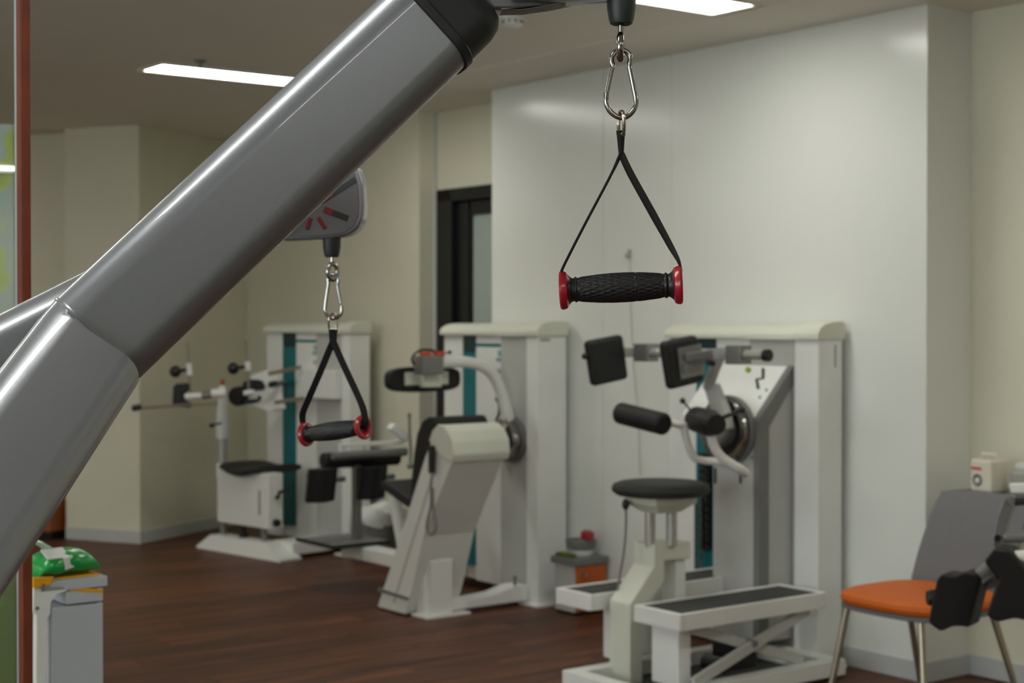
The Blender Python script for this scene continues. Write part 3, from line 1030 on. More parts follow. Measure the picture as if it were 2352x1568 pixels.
m = MB(); m.ball(k, 0.010); m.cyl(k, k + Vector((0, -0.06, -0.008)), 0.004, 8); m.build('clamp_knob', 'black_plastic', t2)
xp = dc.x - 0.07
c = F2.pl(978, 871, 0, xp)
ya, yb2 = F2.pl(896, 871, 0, xp).y, F2.pl(1061, 871, 0, xp).y
za = (F2.pl(978, 842, 0, xp).z - F2.pl(978, 900, 0, xp).z) / 2
ol = []
for i in range(28):
    a = 2 * pi * i / 28
    ca, sa = math.cos(a), math.sin(a)
    ol.append(Vector((xp, c.y + (yb2 - ya) / 2 * math.copysign(abs(ca) ** 0.55, ca), c.z + za * math.copysign(abs(sa) ** 0.55, sa))))
m = MB(); m.prism(ol, (-0.05, 0, 0), 0.012, 3); p = m.build('lumbar_pad', 'upholstery', t2)
m = MB(); m.box(xp + 0.001, xp + 0.012, c.y - 0.12, c.y + 0.12, c.z - 0.025, c.z + 0.035, 0.004); m.box(xp + 0.01, dc.x - 0.01, c.y - 0.045, c.y + 0.05, c.z - 0.035, c.z + 0.06, 0.006); m.build('pad_bracket', 'cream_plastic', p)
m = MB(); m.tube([F2.pl(a, b, 0, dc.x - 0.03) for a, b in ((1142, 916), (1147, 930), (1146, 950), (1139, 966))], 0.007, 8, smooth=4); m.ball(F2.pl(1142, 916, 0, dc.x - 0.03), 0.011); m.build('stop_lever', 'black_plastic', t2)
# knee pads
xk = F2.pl(730, 1110, 1, yh).x
fpz_ = 0.235
for k, (a, b) in enumerate(((730, 1112), (846, 1106))):
    yk = yh if k == 0 else F2.pl(846, 1106, 0, xk).y
    zk = F2.pl(a, b, 0, xk).z
    pl2 = []
    for i in range(9):
        s = -1 + 2 * i / 8
        pl2.append(Vector((xk + 0.045 + 0.018 * math.cos(s * pi) , yk + s * 0.082, zk - 0.085)))
    pl2 += [Vector((xk - 0.03, yk + 0.06, zk - 0.085)), Vector((xk - 0.03, yk - 0.06, zk - 0.085))]
    m = MB(); m.prism(pl2, (0.02, 0.008, 0.165), 0.008, 2); m.build('knee_pad', 'upholstery', t2)
    m = MB(); m.cyl((xk - 0.03, yk, zk + 0.02), (xk - 0.12, yk + 0.02, zk + 0.03), 0.02, 12); m.build('pad_stem', 'chrome', t2)
    m = MB(); m.cyl((xk + 0.02, yk + 0.08, zk + 0.02), (xk + 0.02, yk + 0.14, zk + 0.02), 0.014, 10); m.build('pad_pin', 'chrome', t2)
ybar = (F2.pl(757, 1046, 0, xk).y, F2.pl(926, 1043, 0, xk).y)
zbar = F2.pl(840, 1045, 0, xk).z
m = MB(); m.cyl((xk + 0.03, ybar[0], zbar + 0.008), (xk + 0.03, ybar[1], zbar + 0.008), 0.021, 18); m.build('cross_tube', 'grey_metal', t2)
m = MB(); m.cyl((xk - 0.05, ybar[0] - 0.01, zbar - 0.02), (xk - 0.05, ybar[1], zbar - 0.025), 0.040, 20); m.build('shin_roller', 'upholstery', t2)
zr = F2.pl(840, 1020, 0, xk).z
m = MB(); m.box(xk - 0.02, xk + 0.01, ybar[0] + 0.06, ybar[1], zr - 0.010, zr + 0.010, 0.003); m.box(xk - 0.02, xk + 0.01, ybar[0] + 0.06, ybar[0] + 0.09, zbar, zr, 0.003)
m.box(xk - 0.02, xk + 0.01, ybar[0] + 0.2, ybar[0] + 0.23, zbar, zr, 0.003); m.build('adjuster_rail', 'white_enamel', t2)
m = MB(); m.prism([F2.pl(a, b, 0, xk + 0.06) for a, b in ((898, 985), (908, 972), (943, 1000), (936, 1016))], (-0.05, 0, 0), 0.004); m.build('adjuster_plate', 'white_enamel', t2)
lv = [F2.pl(a, b, 0, xk + 0.08) for a, b in ((940, 953), (941, 1000), (944, 1040), (942, 1070))]
m = MB(); m.tube(lv, 0.007, 8); m.ball(lv[0], 0.012); m.ball(lv[3], 0.016); m.build('adjuster_lever', 'grey_metal', t2)
m = MB(); m.box(xk - 0.05, xk - 0.01, yh + 0.22, yh + 0.26, fpz_, zbar - 0.05, 0.006); m.build('knee_column', 'grey_metal', t2)
# foot plate and frame on the floor
fpz = 0.235
f0, f1 = F2.pl(722, 1232, 2, fpz), F2.pl(800, 1252, 2, fpz)
m = MB(); m.box(xk - 0.20, xk + 0.15, yh + 0.0, yh + 0.32, fpz, fpz + 0.010, 0.004); fp = m.build('foot_plate', 'dark_grey_enamel', t2)
m = MB(); m.box(xk - 0.205, xk + 0.155, yh - 0.01, yh + 0.002, fpz - 0.008, fpz + 0.012, 0.003); m.box(xk + 0.145, xk + 0.158, yh + 0.0, yh + 0.32, fpz - 0.008, fpz + 0.012, 0.003); m.build('foot_plate_edge', 'black_rubber', fp)
m = MB(); m.box(xk - 0.06, prof[6].x + 0.2, yh + 0.16, yh + 0.26, 0.155, 0.225, 0.012); m.build('seat_beam', 'white_enamel', t2)
# bracket, foot and beam to the tower
e0 = F2.pl(990, 1420, 2, 0.0)
bx = e0.x
by0, by1 = e0.y, F2.pl(1040, 1412, 0, bx).y
bz = F2.pl(1010, 1287, 0, bx).z
m = MB(); m.box(bx - 0.09, bx, by0, by1, 0.01, bz, 0.005); m.build('pivot_bracket', 'white_enamel', t2)
bw = F2.pl(960, 1400, 1, by0 - 0.01).x
m = MB(); m.box(bw, bx - 0.03, by0 - 0.02, by0 + 0.06, 0.01, bz - 0.06, 0.006); m.build('pivot_cover', 'white_enamel', t2)
m = MB(); m.box(bw - 0.01, bx + 0.03, by0 - 0.04, by1 + 0.08, 0.0, 0.014, 0.004); m.build('foot_flange', 'white_enamel', t2)
bm_ = [F2.pl(a, b, 0, bx - 0.01) for a, b in ((1212, 1343), (1185, 1345), (1140, 1364), (1038, 1384))]
z0_ = 0.02
m = MB(); m.prism(bm_ + [Vector((bx - 0.01, bm_[3].y, z0_)), Vector((bx - 0.01, bm_[0].y, z0_))], (-0.10, 0, 0), 0.005); m.build('floor_beam', 'white_enamel', t2)
q = F2.pl(1183, 1343, 0, bx - 0.03); m = MB(); m.cyl(q + Vector((0, 0, -0.02)), q + Vector((0, 0, 0.03)), 0.008, 10); m.ball(q + Vector((0, 0, 0.035)), 0.011); m.build('levelling_screw', 'dark_grey_enamel', t2)
# handset with cord
h0 = F2.pl(992, 1055, 1, yh - 0.02)
m = MB(); m.cbox(h0, (0.034, 0.022, 0.125), 0.008, 3); hs = m.build('handset', 'black_plastic', t2)
m = MB(); m.tube([F2.pl(a, b, 1, yh - 0.03) for a, b in ((993, 1085), (990, 1120), (990, 1160), (982, 1195), (981, 1218), (991, 1227), (1000, 1217), (1001, 1198), (995, 1165), (994, 1120))], 0.0055, 8, smooth=5); m.build('cord', 'dark_grey_enamel', hs)

# ============================== far machine (saddle seat, shoulder pads on a post)
UA1 = math.radians(-44.5)
e1 = P(803, 735, 8.78)
e1.z = 0
F1 = Frame(e1, UA1)
t1 = thing('shoulder_machine', 'white therapy machine with saddle seat and pads on a post, farthest, by the angled wall', 'exercise machine', F1)
d1 = F1.pl(850, 800, 0, 0).y
T1 = tower(F1, t1, d1, 784, 613, 727, (648, 680))
# leaflet box
xa_, xb_ = F1.pl(692, 880, 1, 0.0).x, F1.pl(772, 880, 1, -0.03).x
zA, zB = F1.pl(730, 848, 1, 0).z, F1.pl(740, 914, 1, 0).z
m = MB(); m.box(xa_, xb_, -0.045, 0.028, zB, zA, 0.005); m.build('leaflet_box', 'white_enamel', t1)
# base: beam and front foot
zf = 0.0
ff = F1.pl(640, 1291, 2, 0.0); fl_ = F1.pl(466, 1259, 2, 0.0)
yq = ff.y
x1_ = F1.pl(636, 1290, 2, 0.0).x
x0_ = fl_.x
m = MB()
h = 0.085
m.loft([[(x0_ - 0.05, yq, 0), (x0_ - 0.05, yq, 0.012), (x0_ + 0.06, yq + 0.02, h), (x1_ - 0.12, yq + 0.02, h), (x1_ + 0.03, yq, 0.012), (x1_ + 0.03, yq, 0)],
        [(x0_ - 0.05, yq + 0.15, 0), (x0_ - 0.05, yq + 0.15, 0.012), (x0_ + 0.06, yq + 0.13, h), (x1_ - 0.12, yq + 0.13, h), (x1_ + 0.03, yq + 0.15, 0.012), (x1_ + 0.03, yq + 0.15, 0)]])
m.build('front_foot', 'white_enamel', t1)
m = MB(); m.box(x1_ - 0.20, x1_ - 0.01, yq + 0.12, 0.02, 0.02, h + 0.005, 0.008); m.build('floor_beam', 'white_enamel', t1)
# seat box
ysb = yq + 0.06
bx0 = F1.pl(498, 1150, 1, ysb).x; bx1 = F1.pl(617, 1150, 1, ysb).x
zb0 = F1.pl(500, 1198, 1, ysb).z; zb1 = F1.pl(560, 1090, 1, ysb).z
by1_ = F1.pl(650, 1150, 0, bx1).y
m = MB(); m.box(bx0, bx1, ysb, by1_, zb0, zb1 + 0.02, 0.008); sbx = m.build('seat_box', 'white_enamel', t1)
q = F1.pl(596, 1150, 1, ysb)
m = MB(); m.box(q.x - 0.008, q.x + 0.008, ysb - 0.001, ysb + 0.002, q.z - 0.08, q.z + 0.06); m.build('slot', 'dark_grey_enamel', sbx)
q = F1.pl(632, 1200, 0, bx1); m = MB(); m.cyl(q, q + Vector((0.03, 0, 0)), 0.022, 18); m.build('box_knob', 'black_plastic', t1)
q = F1.pl(634, 1142, 0, bx1); m = MB(); m.tube([q, q + Vector((0.02, 0, 0)), q + Vector((0.03, 0.0, 0.03)), q + Vector((0.03, 0.08, 0.045))], 0.010, 8); m.build('box_handle', 'black_plastic', t1)
for a, rr_ in ((513, 0.022), (606, 0.018)):
    q = F1.pl(a, 1210, 1, ysb + 0.03)
    m = MB(); m.cyl((q.x, q.y, h - 0.01), (q.x, q.y, zb0 + 0.02), rr_, 14); m.build('box_leg', 'grey_metal', t1)
q = F1.pl(560, 1210, 1, ysb + 0.03); m = MB(); m.cyl((q.x, q.y, h - 0.01), (q.x, q.y, zb0 + 0.02), 0.014, 12); m.cyl((q.x, q.y, h - 0.005), (q.x, q.y, h + 0.03), 0.028, 12); m.build('spindle', 'black_plastic', t1)
# saddle seat
sxa = F1.pl(503, 1092, 1, ysb - 0.03).x
rings = []
n = 14
for i in range(n + 1):
    s = i / n
    x = sxa + 0.36 * s
    zz = zb1 + 0.02 + 0.012 * math.cos(2 * pi * s) + 0.004
    hw_ = 0.17 * (0.55 + 0.45 * math.sin(pi * min(1, max(0, 0.12 + 0.76 * s))) ** 0.5)
    yc_ = ysb + 0.13
    ring = []
    for k in range(20):
        a = 2 * pi * k / 20
        ring.append((x, yc_ + hw_ * 1.15 * math.copysign(abs(math.cos(a)) ** 0.6, math.cos(a)), zz + 0.024 * math.copysign(abs(math.sin(a)) ** 0.7, math.sin(a))))
    rings.append(ring)
m = MB(); m.loft(rings); m.build('saddle_seat', 'upholstery_soft', t1)
# post
yp = ysb + 0.04
px_ = F1.pl(511, 1000, 1, yp).x


def z1f(py, px=511):
    return F1.pl(px, py, 1, yp).z


m = MB(); m.cyl((px_, yp, z1f(1095)), (px_, yp, z1f(1063)), 0.036, 20); m.build('post_sleeve', 'white_enamel', t1)
m = MB(); m.cyl((px_, yp, z1f(1065)), (px_, yp, z1f(1004)), 0.029, 20); m.build('post_tube', 'brushed_metal', t1)
m = MB(); m.tube([(px_, yp, z1f(1006)), (px_, yp, z1f(950)), (px_ + 0.005, yp, z1f(905))], [0.037, 0.034, 0.028], 18); m.build('post_upper', 'white_enamel', t1)
m = MB(); m.cyl(F1.P(487, 904, 8.86), F1.P(520, 902, 8.86), 0.027, 16); m.cyl(F1.P(511, 905, 8.86), F1.P(511, 885, 8.86), 0.02, 14); m.build('post_head', 'white_enamel', t1)
m = MB(); m.cyl(F1.P(511, 885, 8.86), F1.P(511, 872, 8.86), 0.014, 12); m.build('head_pin', 'brown_laminate', t1)
m = MB(); m.cyl(F1.P(425, 911, 8.86), F1.P(466, 908, 8.86), 0.019, 14); m.build('side_tube', 'white_enamel', t1)
m = MB(); m.cyl(F1.P(464, 908, 8.86), F1.P(488, 905, 8.86), 0.022, 14); m.build('tube_collar', 'grey_metal', t1)
m = MB(); m.prism([F1.P(a, b, 8.85) for a, b in ((395, 932), (397, 888), (404, 881), (432, 880), (435, 895), (422, 902), (420, 918), (437, 926), (434, 936))], (-0.02, 0.03, 0), 0.006, 3); m.build('shoulder_pad', 'upholstery', t1)
m = MB(); m.lathe([(0, 0.05), (0.012, 0.056), (0.05, 0.056), (0.06, 0.045)], F1.P(540, 911, 8.86), F1.P(575, 905, 8.98) - F1.P(540, 911, 8.86), 20); m.build('shoulder_roller', 'upholstery', t1)
m = MB(); m.prism([F1.P(a, b, 8.95) for a, b in ((552, 898), (558, 876), (572, 870), (585, 874), (592, 888), (585, 896))], (0.04, 0.03, 0), 0.008, 2); m.build('shoulder_pad', 'upholstery', t1)
m = MB(); m.cyl(F1.P(560, 903, 8.84), F1.P(584, 900, 8.84), 0.015, 12); m.build('side_tube', 'white_enamel', t1)
m = MB(); m.tube([F1.P(560, 922, 8.86), F1.P(590, 920, 8.86), F1.P(597, 912, 8.88)], 0.014, 10, smooth=3); m.build('roller_bracket', 'black_plastic', t1)
for (kx, ky, rx, ry0, ry1) in ((403, 853, 434, 784, 862), (536, 846, 568, 780, 851)):
    m = MB(); m.ball(F1.P(kx, ky, 8.86), 0.034, 16, (1, 1, 1)); m.cyl(F1.P(kx, ky, 8.86), F1.P(rx - 6, ky - 4, 8.86), 0.010, 8); m.build('knob', 'black_plastic', t1)
    m = MB(); m.cyl(F1.P(rx, ry0 + 50, 8.86), F1.P(rx + 2, ry1, 8.86), 0.016, 12); m.build('rod_sleeve', 'white_enamel', t1)
    m = MB(); m.cyl(F1.P(rx - 4, ry0, 8.86), F1.P(rx + 4, 905, 8.86), 0.0065, 8); m.build('rod', 'leg_metal', t1)
m = MB(); m.tube([F1.P(302, 938, 8.8), F1.P(360, 934, 8.82), F1.P(430, 929, 8.84), F1.P(500, 926, 8.86)], 0.007, 10); m.build('long_lever', 'leg_metal', t1)
m = MB(); m.cyl(F1.P(304, 938, 8.8), F1.P(324, 934, 8.8), 0.018, 12); m.build('lever_grip', 'black_plastic', t1)
m = MB(); m.prism([F1.P(a, b, 8.95) for a, b in ((576, 860), (610, 850), (634, 938), (620, 945), (560, 925))], (0.02, 0.06, 0), 0.006); m.build('side_plate', 'white_enamel', t1)
for (a, b, c_, d_) in ((617, 858, 690, 843), (630, 924, 698, 914)):
    m = MB(); m.cyl(F1.P(a, b, 8.88), F1.P(c_, d_, 8.98), 0.011, 10); m.build('parallel_bar', 'leg_metal', t1)
m = MB(); m.cyl(F1.P(618, 884, 8.88), F1.P(634, 880, 8.9), 0.018, 12); m.build('plate_knob', 'black_plastic', t1)
m = MB(); m.cyl(F1.P(634, 880, 8.9), F1.pl(655, 880, 1, 0.02), 0.015, 12); m.build('plate_shaft', 'grey_metal', t1)
q = F1.P(486, 977, 8.86); m = MB(); m.ball(q, 0.014); m.cyl(q, (px_, yp, q.z), 0.007, 8); m.build('post_knob', 'black_plastic', t1)

# ------------------------------------------------------------------ waste bin behind the middle machine
bc = P(862, 1284, 8.55)
bc = at_z(866, 1284, 0.0)
F = Frame((bc.x, bc.y, 0), UA)
t = thing('waste_bin', 'grey waste bin with crumpled white liner behind the middle machine seat', 'bin', F)
m = MB(); m.lathe([(0, 0.105), (0.004, 0.11), (0.26, 0.135), (0.265, 0.132), (0.26, 0.128), (0.01, 0.10)], (0, 0, 0), (0, 0, 1), 32); m.build('bin_body', 'bin_grey', t)
m = MB()
rings = []
for i, (h_, r_) in enumerate(((0.20, 0.134), (0.235, 0.142), (0.262, 0.146), (0.285, 0.136), (0.30, 0.115), (0.275, 0.09))):
    rings.append([((r_ + 0.008 * math.sin(5 * a + i) + 0.005 * math.sin(11 * a + 2 * i)) * math.cos(a), (r_ + 0.008 * math.sin(5 * a + i) + 0.005 * math.sin(11 * a + 2 * i)) * math.sin(a), h_ + 0.012 * math.sin(4 * a + i * 1.3)) for a in [2 * pi * k / 36 for k in range(36)]])
m.loft(rings); m.build('bin_liner', 'white_plastic', t)

# ------------------------------------------------------------------ low cabinet between the machines
c0 = at_z(1318, 1414, 0.0)
F = Frame(c0, UA)
t = thing('low_cabinet', 'low grey and orange cabinet standing between the middle and right machines', 'cabinet', F)
gx_ = F.pl(1272, 1390, 1, 0).x
gy = F.pl(1420, 1390, 0, 0).y
gy = min(gy, (Y1 - 0.02) - W.loc(c0).y)
zt_ = F.pl(1318, 1290, 0, 0).z
m = MB(); m.box(gx_, -0.002, 0.004, gy, 0.012, zt_ - 0.02, 0.003); m.build('cabinet_body', 'grey_enamel', t)
m = MB(); m.box(-0.004, 0.012, 0.012, gy - 0.004, 0.02, zt_ - 0.022, 0.003); dr_ = m.build('cabinet_door', 'orange_laminate', t)
m = MB(); m.cyl((0.012, 0.05, zt_ - 0.06), (0.026, 0.05, zt_ - 0.06), 0.008, 10); m.build('door_knob', 'grey_metal', dr_)
m = MB(); m.box(gx_ - 0.012, 0.018, -0.012, gy + 0.004, zt_ - 0.02, zt_ + 0.012, 0.004); m.build('cabinet_top', 'dark_grey_enamel', t)
m = MB()
for a in (gx_ + 0.02, -0.02):
    for b in (0.02, gy - 0.02):
        m.cyl((a, b, 0), (a, b, 0.014), 0.012, 10)
m.build('cabinet_feet', 'black_plastic', t)
zt_ += 0.012
Fc = Frame(F.wld((gx_ / 2, 0.040, zt_)), UA)
t = thing('folded_cloth', 'olive green folded cloth on the near end of the low cabinet', 'cloth', Fc)
m = MB(); m.box(-0.065, 0.05, -0.045, -0.004, 0, 0.009, 0.004); m.build('lower_fold', 'olive_cloth', t)
m = MB(); m.box(-0.06, 0.046, -0.042, -0.006, 0.0092, 0.018, 0.004); m.build('upper_fold', 'olive_cloth', t)
Fc = Frame(F.wld((gx_ / 2 - 0.01, gy - 0.078, zt_)), UA)
t = thing('grey_tray', 'stacked grey plastic tray at the wall end of the low cabinet', 'tray', Fc)
m = MB(); m.lathe([(0, 0.054), (0.004, 0.058), (0.028, 0.064), (0.028, 0.060), (0.006, 0.053)], (0, 0, 0), (0, 0, 1), 28); m.build('lower_tray', 'white_plastic', t)
m = MB(); m.lathe([(0.029, 0.060), (0.034, 0.066), (0.068, 0.072), (0.072, 0.070), (0.068, 0.067), (0.036, 0.058)], (0, 0, 0), (0, 0, 1), 28); m.build('upper_tray', 'bin_grey', t)
Fc = Frame(F.wld((gx_ / 2 + 0.045, gy - 0.085, zt_ + 0.0735)), UA)
t = thing('red_pouch', 'small red pouch lying in the grey tray', 'pouch', Fc)
m = MB(); m.box(-0.03, 0.03, -0.022, 0.022, 0, 0.042, 0.012, 3); m.build('pouch_body', 'red_plastic', t)
m = MB(); m.box(-0.026, 0.026, -0.0035, 0.0035, 0.040, 0.046, 0.002); m.build('pouch_zip', 'black_plastic', t)

# ------------------------------------------------------------------ chair
s0 = W.loc(at_z(1928, 1362, 0.45)); s1 = W.loc(at_z(2130, 1402, 0.45))
cxw, cyw = (s0.x + s1.x) / 2, (s0.y + s1.y) / 2
FC = Frame(wl(cxw, cyw), UA)
t = thing('chair', 'chair with orange seat and dark grey back standing by the right wall', 'chair', FC)
hw, dp, zs = (s1.x - s0.x) / 2 + 0.035, 0.43, 0.45
ol = []
for i in range(32):
    a = 2 * pi * i / 32
    ca, sa = math.cos(a), math.sin(a)
    ol.append((hw * math.copysign(abs(ca) ** 0.55, ca), dp / 2 - 0.03 + (dp / 2) * math.copysign(abs(sa) ** 0.6, sa)))
rings = []
for sc_, z in ((0.90, zs - 0.030), (0.97, zs - 0.024), (1.0, zs - 0.010), (0.985, zs + 0.004), (0.92, zs + 0.013), (0.7, zs + 0.017), (0.3, zs + 0.015)):
    rings.append([((x) * sc_, dp / 2 - 0.03 + (y - dp / 2 + 0.03) * sc_, z) for x, y in ol])
m = MB(); m.loft(rings); m.build('seat_cushion', 'orange_vinyl', t)
m = MB(); m.loft([[(x * s_, dp / 2 - 0.03 + (y - dp / 2 + 0.03) * s_, z) for x, y in ol] for s_, z in ((0.86, zs - 0.048), (0.97, zs - 0.042), (0.97, zs - 0.028), (0.9, zs - 0.026))])
m.build('seat_shell', 'chair_grey', t)
zt_ = FC.pl(2160, 1120, 1, dp + 0.10).z
rings = []
for i in range(9):
    s_ = i / 8
    z = zs - 0.02 + (zt_ - zs + 0.02) * s_
    yb_ = dp - 0.05 + 0.03 * s_ + 0.11 * s_ ** 1.6
    w_ = (hw - 0.02) * (1.0 - 0.10 * s_)
    rr = []
    for k in range(13):
        q = -1 + 2 * k / 12
        rr.append((w_ * q, yb_ - 0.025 * (1 - q * q) * -1 + 0.0, z - (0.012 * q * q if i == 8 else 0)))
    for k in range(12, -1, -1):
        q = -1 + 2 * k / 12
        rr.append((w_ * q, yb_ + 0.025 * (1 - q * q) + 0.012, z - (0.012 * q * q if i == 8 else 0)))
    rings.append(rr)
m = MB(); m.loft(rings); m.build('backrest', 'chair_grey', t)
for (x, y, fx, fy) in ((-hw + 0.05, 0.03, -hw + 0.0, -0.03), (hw - 0.09, 0.03, hw - 0.02, -0.03), (-hw + 0.05, dp - 0.10, -hw + 0.02, dp + 0.03), (hw - 0.05, dp - 0.10, hw - 0.0, dp + 0.03)):
    m = MB(); m.tube([(x, y, zs - 0.045), (fx, fy, 0.008)], [0.012, 0.010], 12); lg = m.build('leg', 'leg_metal', t)
    m = MB(); m.cyl((fx, fy, 0), (fx, fy, 0.012), 0.013, 12); m.build('leg_glide', 'black_plastic', lg)

# ------------------------------------------------------------------ side table with dispenser behind the chair
tb = P(2262, 1128, 5.22)
FT = Frame((tb.x, tb.y, 0), UA)
tq = W.pl(2262, 1129, 1, Y2 - 0.19)
FT = Frame(W.wld((tq.x + 0.05, Y2 - 0.17, 0)), UA)
ztb = tq.z
t = thing('wall_shelf', 'narrow grey wall shelf behind the chair back', 'shelf', FT)
m = MB(); m.box(-0.16, 0.26, -0.13, 0.168, ztb - 0.025, ztb, 0.004); m.build('shelf_board', 'dark_grey_enamel', t)
for x in (-0.12, 0.20):
    m = MB(); m.prism([(x, 0.165, ztb - 0.025), (x, -0.06, ztb - 0.025), (x, 0.165, ztb - 0.16)], (0.012, 0, 0), 0.002); m.build('bracket', 'white_enamel', t)
FD = Frame(FT.wld((-0.05, 0, ztb)), UA - 0.15)
t = thing('tissue_dispenser', 'cream plastic dispenser with round opening standing behind the chair back', 'dispenser', FD)
m = MB(); m.prism([(-0.05, -0.04, 0), (0.05, -0.04, 0), (0.05, 0.05, 0), (-0.05, 0.05, 0)], (0, 0, 0.115), 0.010, 3); m.build('dispenser_body', 'ivory_plastic', t)
m = MB(); m.tube([(-0.03, 0.0, 0.112), (-0.03, 0.0, 0.133), (0.03, 0.012, 0.133), (0.03, 0.012, 0.112)], 0.006, 8); m.build('dispenser_handle', 'ivory_plastic', t)
m = MB(); m.lathe([(0, 0.022), (0.003, 0.022), (0.003, 0.016), (-0.004, 0.015)], (-0.012, -0.040, 0.042), (0, -1, 0), 24); m.build('opening_ring', 'dark_grey_enamel', t)
m = MB(); m.ball((-0.012, -0.042, 0.040), 0.011, 12, (1, 0.5, 1)); m.build('tissue_tip', 'white_plastic', t)
m = MB(); m.box(-0.044, 0.006, -0.0415, -0.040, 0.078, 0.088); m.build('red_lettering', 'red_print', t)
FB = Frame(FT.wld((0.09, 0.02, ztb)), UA)
t = thing('glass_jar', 'clear round jar beside the cream dispenser', 'jar', FB)
m = MB(); m.lathe([(0, 0.045), (0.004, 0.052), (0.075, 0.055), (0.09, 0.045), (0.095, 0.03)], (0, 0, 0), (0, 0, 1), 28); m.build('jar_body', 'grey_print', t)
m = MB(); m.lathe([(0.094, 0.034), (0.108, 0.034), (0.11, 0.03)], (0, 0, 0), (0, 0, 1), 24); m.build('jar_lid', 'white_plastic', t)

# ------------------------------------------------------------------ machine cut off by the right edge
YM = 4.35
b0 = P(2420, 1400, YM + 0.1)
FR = Frame((b0.x, b0.y, 0), UA)
t = thing('leg_machine', 'grey machine with black knee pads, cut off by the right edge before the chair', 'exercise machine', FR)
m = MB(); m.box(-0.02, 0.12, -0.05, 0.10, 0.02, 0.80, 0.008); m.build('column', 'white_enamel', t)
m = MB(); m.box(-0.1, 0.4, -0.25, 0.3, 0.0, 0.03, 0.006); m.build('base_plate', 'white_enamel', t)


def kpad(quad, Y, dpth, nm='knee_pad'):
    mm = MB()
    p = [FR.P(a, b, Y) for a, b in quad]
    mm.prism(p, FR.I.to_3x3() @ Vector((0.05, dpth, 0)), 0.010, 3)
    return mm.build(nm, 'upholstery', t)


kpad(((2163, 1316), (2190, 1322), (2215, 1312), (2242, 1318), (2253, 1330), (2226, 1442), (2200, 1438), (2178, 1440), (2160, 1452), (2131, 1432), (2134, 1408), (2150, 1330)), YM, 0.07)
kpad(((2283, 1258), (2320, 1262), (2360, 1310), (2420, 1280), (2420, 1400), (2380, 1432), (2330, 1420), (2290, 1430), (2264, 1415), (2290, 1330), (2258, 1290)), YM - 0.1, 0.10)
m = MB(); m.lathe([(0, 0.02), (0.01, 0.024), (0.03, 0.024), (0.035, 0.02)], FR.P(2130, 1372, YM + 0.03), FR.P(2160, 1372, YM + 0.03) - FR.P(2130, 1372, YM + 0.03), 16); m.build('pad_knob', 'black_plastic', t)
m = MB(); m.prism([FR.P(a, b, YM + 0.05) for a, b in ((2283, 1270), (2281, 1240), (2290, 1190), (2304, 1150), (2312, 1138), (2326, 1138), (2332, 1152), (2322, 1180), (2308, 1215), (2306, 1275))], FR.I.to_3x3() @ Vector((0.02, 0.03, 0)), 0.004); st = m.build('strut', 'grey_metal', t)
m = MB(); q = FR.P(2291, 1235, YM + 0.045); m.cyl(q, q + FR.I.to_3x3() @ Vector((0, -0.004, 0)), 0.010, 16); m.build('strut_hole', 'black_plastic', st)
m = MB(); q = FR.P(2318, 1150, YM + 0.045); m.cyl(q, q + FR.I.to_3x3() @ Vector((0, -0.006, 0)), 0.007, 12); m.build('strut_bolt', 'dark_grey_enamel', st)
m = MB(); m.cyl(FR.P(2300, 1234, YM + 0.06), FR.P(2440, 1228, YM + 0.12), 0.017, 16); m.build('cross_tube', 'grey_metal', t)
m = MB(); m.cyl(FR.P(2312, 1282, YM - 0.08), FR.P(2440, 1270, YM + 0.05), 0.019, 16); m.build('cross_tube', 'white_enamel', t)
m = MB(); m.cyl(FR.P(2328, 1152, YM + 0.06), FR.P(2440, 1146, YM + 0.12), 0.012, 14); m.build('top_bar', 'black_plastic', t)
m = MB(); m.box(0, 1, 0, 1, 0, 1); m.bm.free(); m = MB(); m.prism([FR.P(a, b, YM + 0.1) for a, b in ((2320, 1112), (2440, 1108), (2440, 1130), (2322, 1132))], FR.I.to_3x3() @ Vector((0.01, 0.04, 0)), 0.004); m.build('top_plate', 'white_enamel', t)
m = MB(); m.cyl(FR.P(2225, 1345, YM + 0.06), FR.P(2280, 1300, YM + 0.0), 0.022, 16); m.cyl(FR.P(2240, 1345, YM + 0.10), FR.P(2290, 1330, YM + 0.05), 0.02, 16); m.build('pad_tube', 'grey_metal', t)
m = MB(); m.cyl(FR.P(2290, 1330, YM + 0.05), FR.P(2440, 1340, YM + 0.10), 0.02, 16); m.build('pad_tube', 'grey_metal', t)
m = MB(); m.tube([FR.P(2440, 1228, YM + 0.12), FR.P(2440, 1146, YM + 0.12), FR.P(2440, 1120, YM + 0.12)], 0.02, 12); m.build('column_head', 'grey_metal', t)

# ------------------------------------------------------------------ left: glass partition post, leaf screen, slim stand
YP = 2.55
pb = P(56, 784, YP)
F = Frame((pb.x, pb.y, 0), UA)
t = thing('glass_partition', 'glass partition with red brown wooden post at the left edge', 'partition', F)
wx = 0.011
m = MB(); m.box(-wx, wx, -0.009, 0.009, 0, CEIL - 0.001, 0.004); m.build('post', 'red_brown_wood', t)
m = MB(); m.box(-wx - 0.009, -wx - 0.0005, -0.008, 0.008, 0, CEIL - 0.001, 0.001); m.build('edge_channel', 'aluminium', t)
m = MB(); m.box(-wx - 0.60, -wx - 0.004, -0.003, 0.003, 0.03, CEIL - 0.02); m.build('pane', 'pane_glass', t)
m = MB(); m.box(-wx - 0.60, -wx - 0.007, -0.012, 0.012, 0, 0.03, 0.002); m.build('bottom_channel', 'aluminium', t)
YS = 4.6
sb = P(10, 784, YS)
F = Frame((sb.x, sb.y, 0), 0)
t = thing('leaf_screen', 'pale screen printed with green leaves behind the glass at the left edge', 'screen', F)
zt_ = P(10, 285, YS).z
m = MB(); m.box(-1.5, 0.035, 0.0, 0.03, 0.04, zt_, 0.004); m.build('printed_panel', 'leaf_print', t)
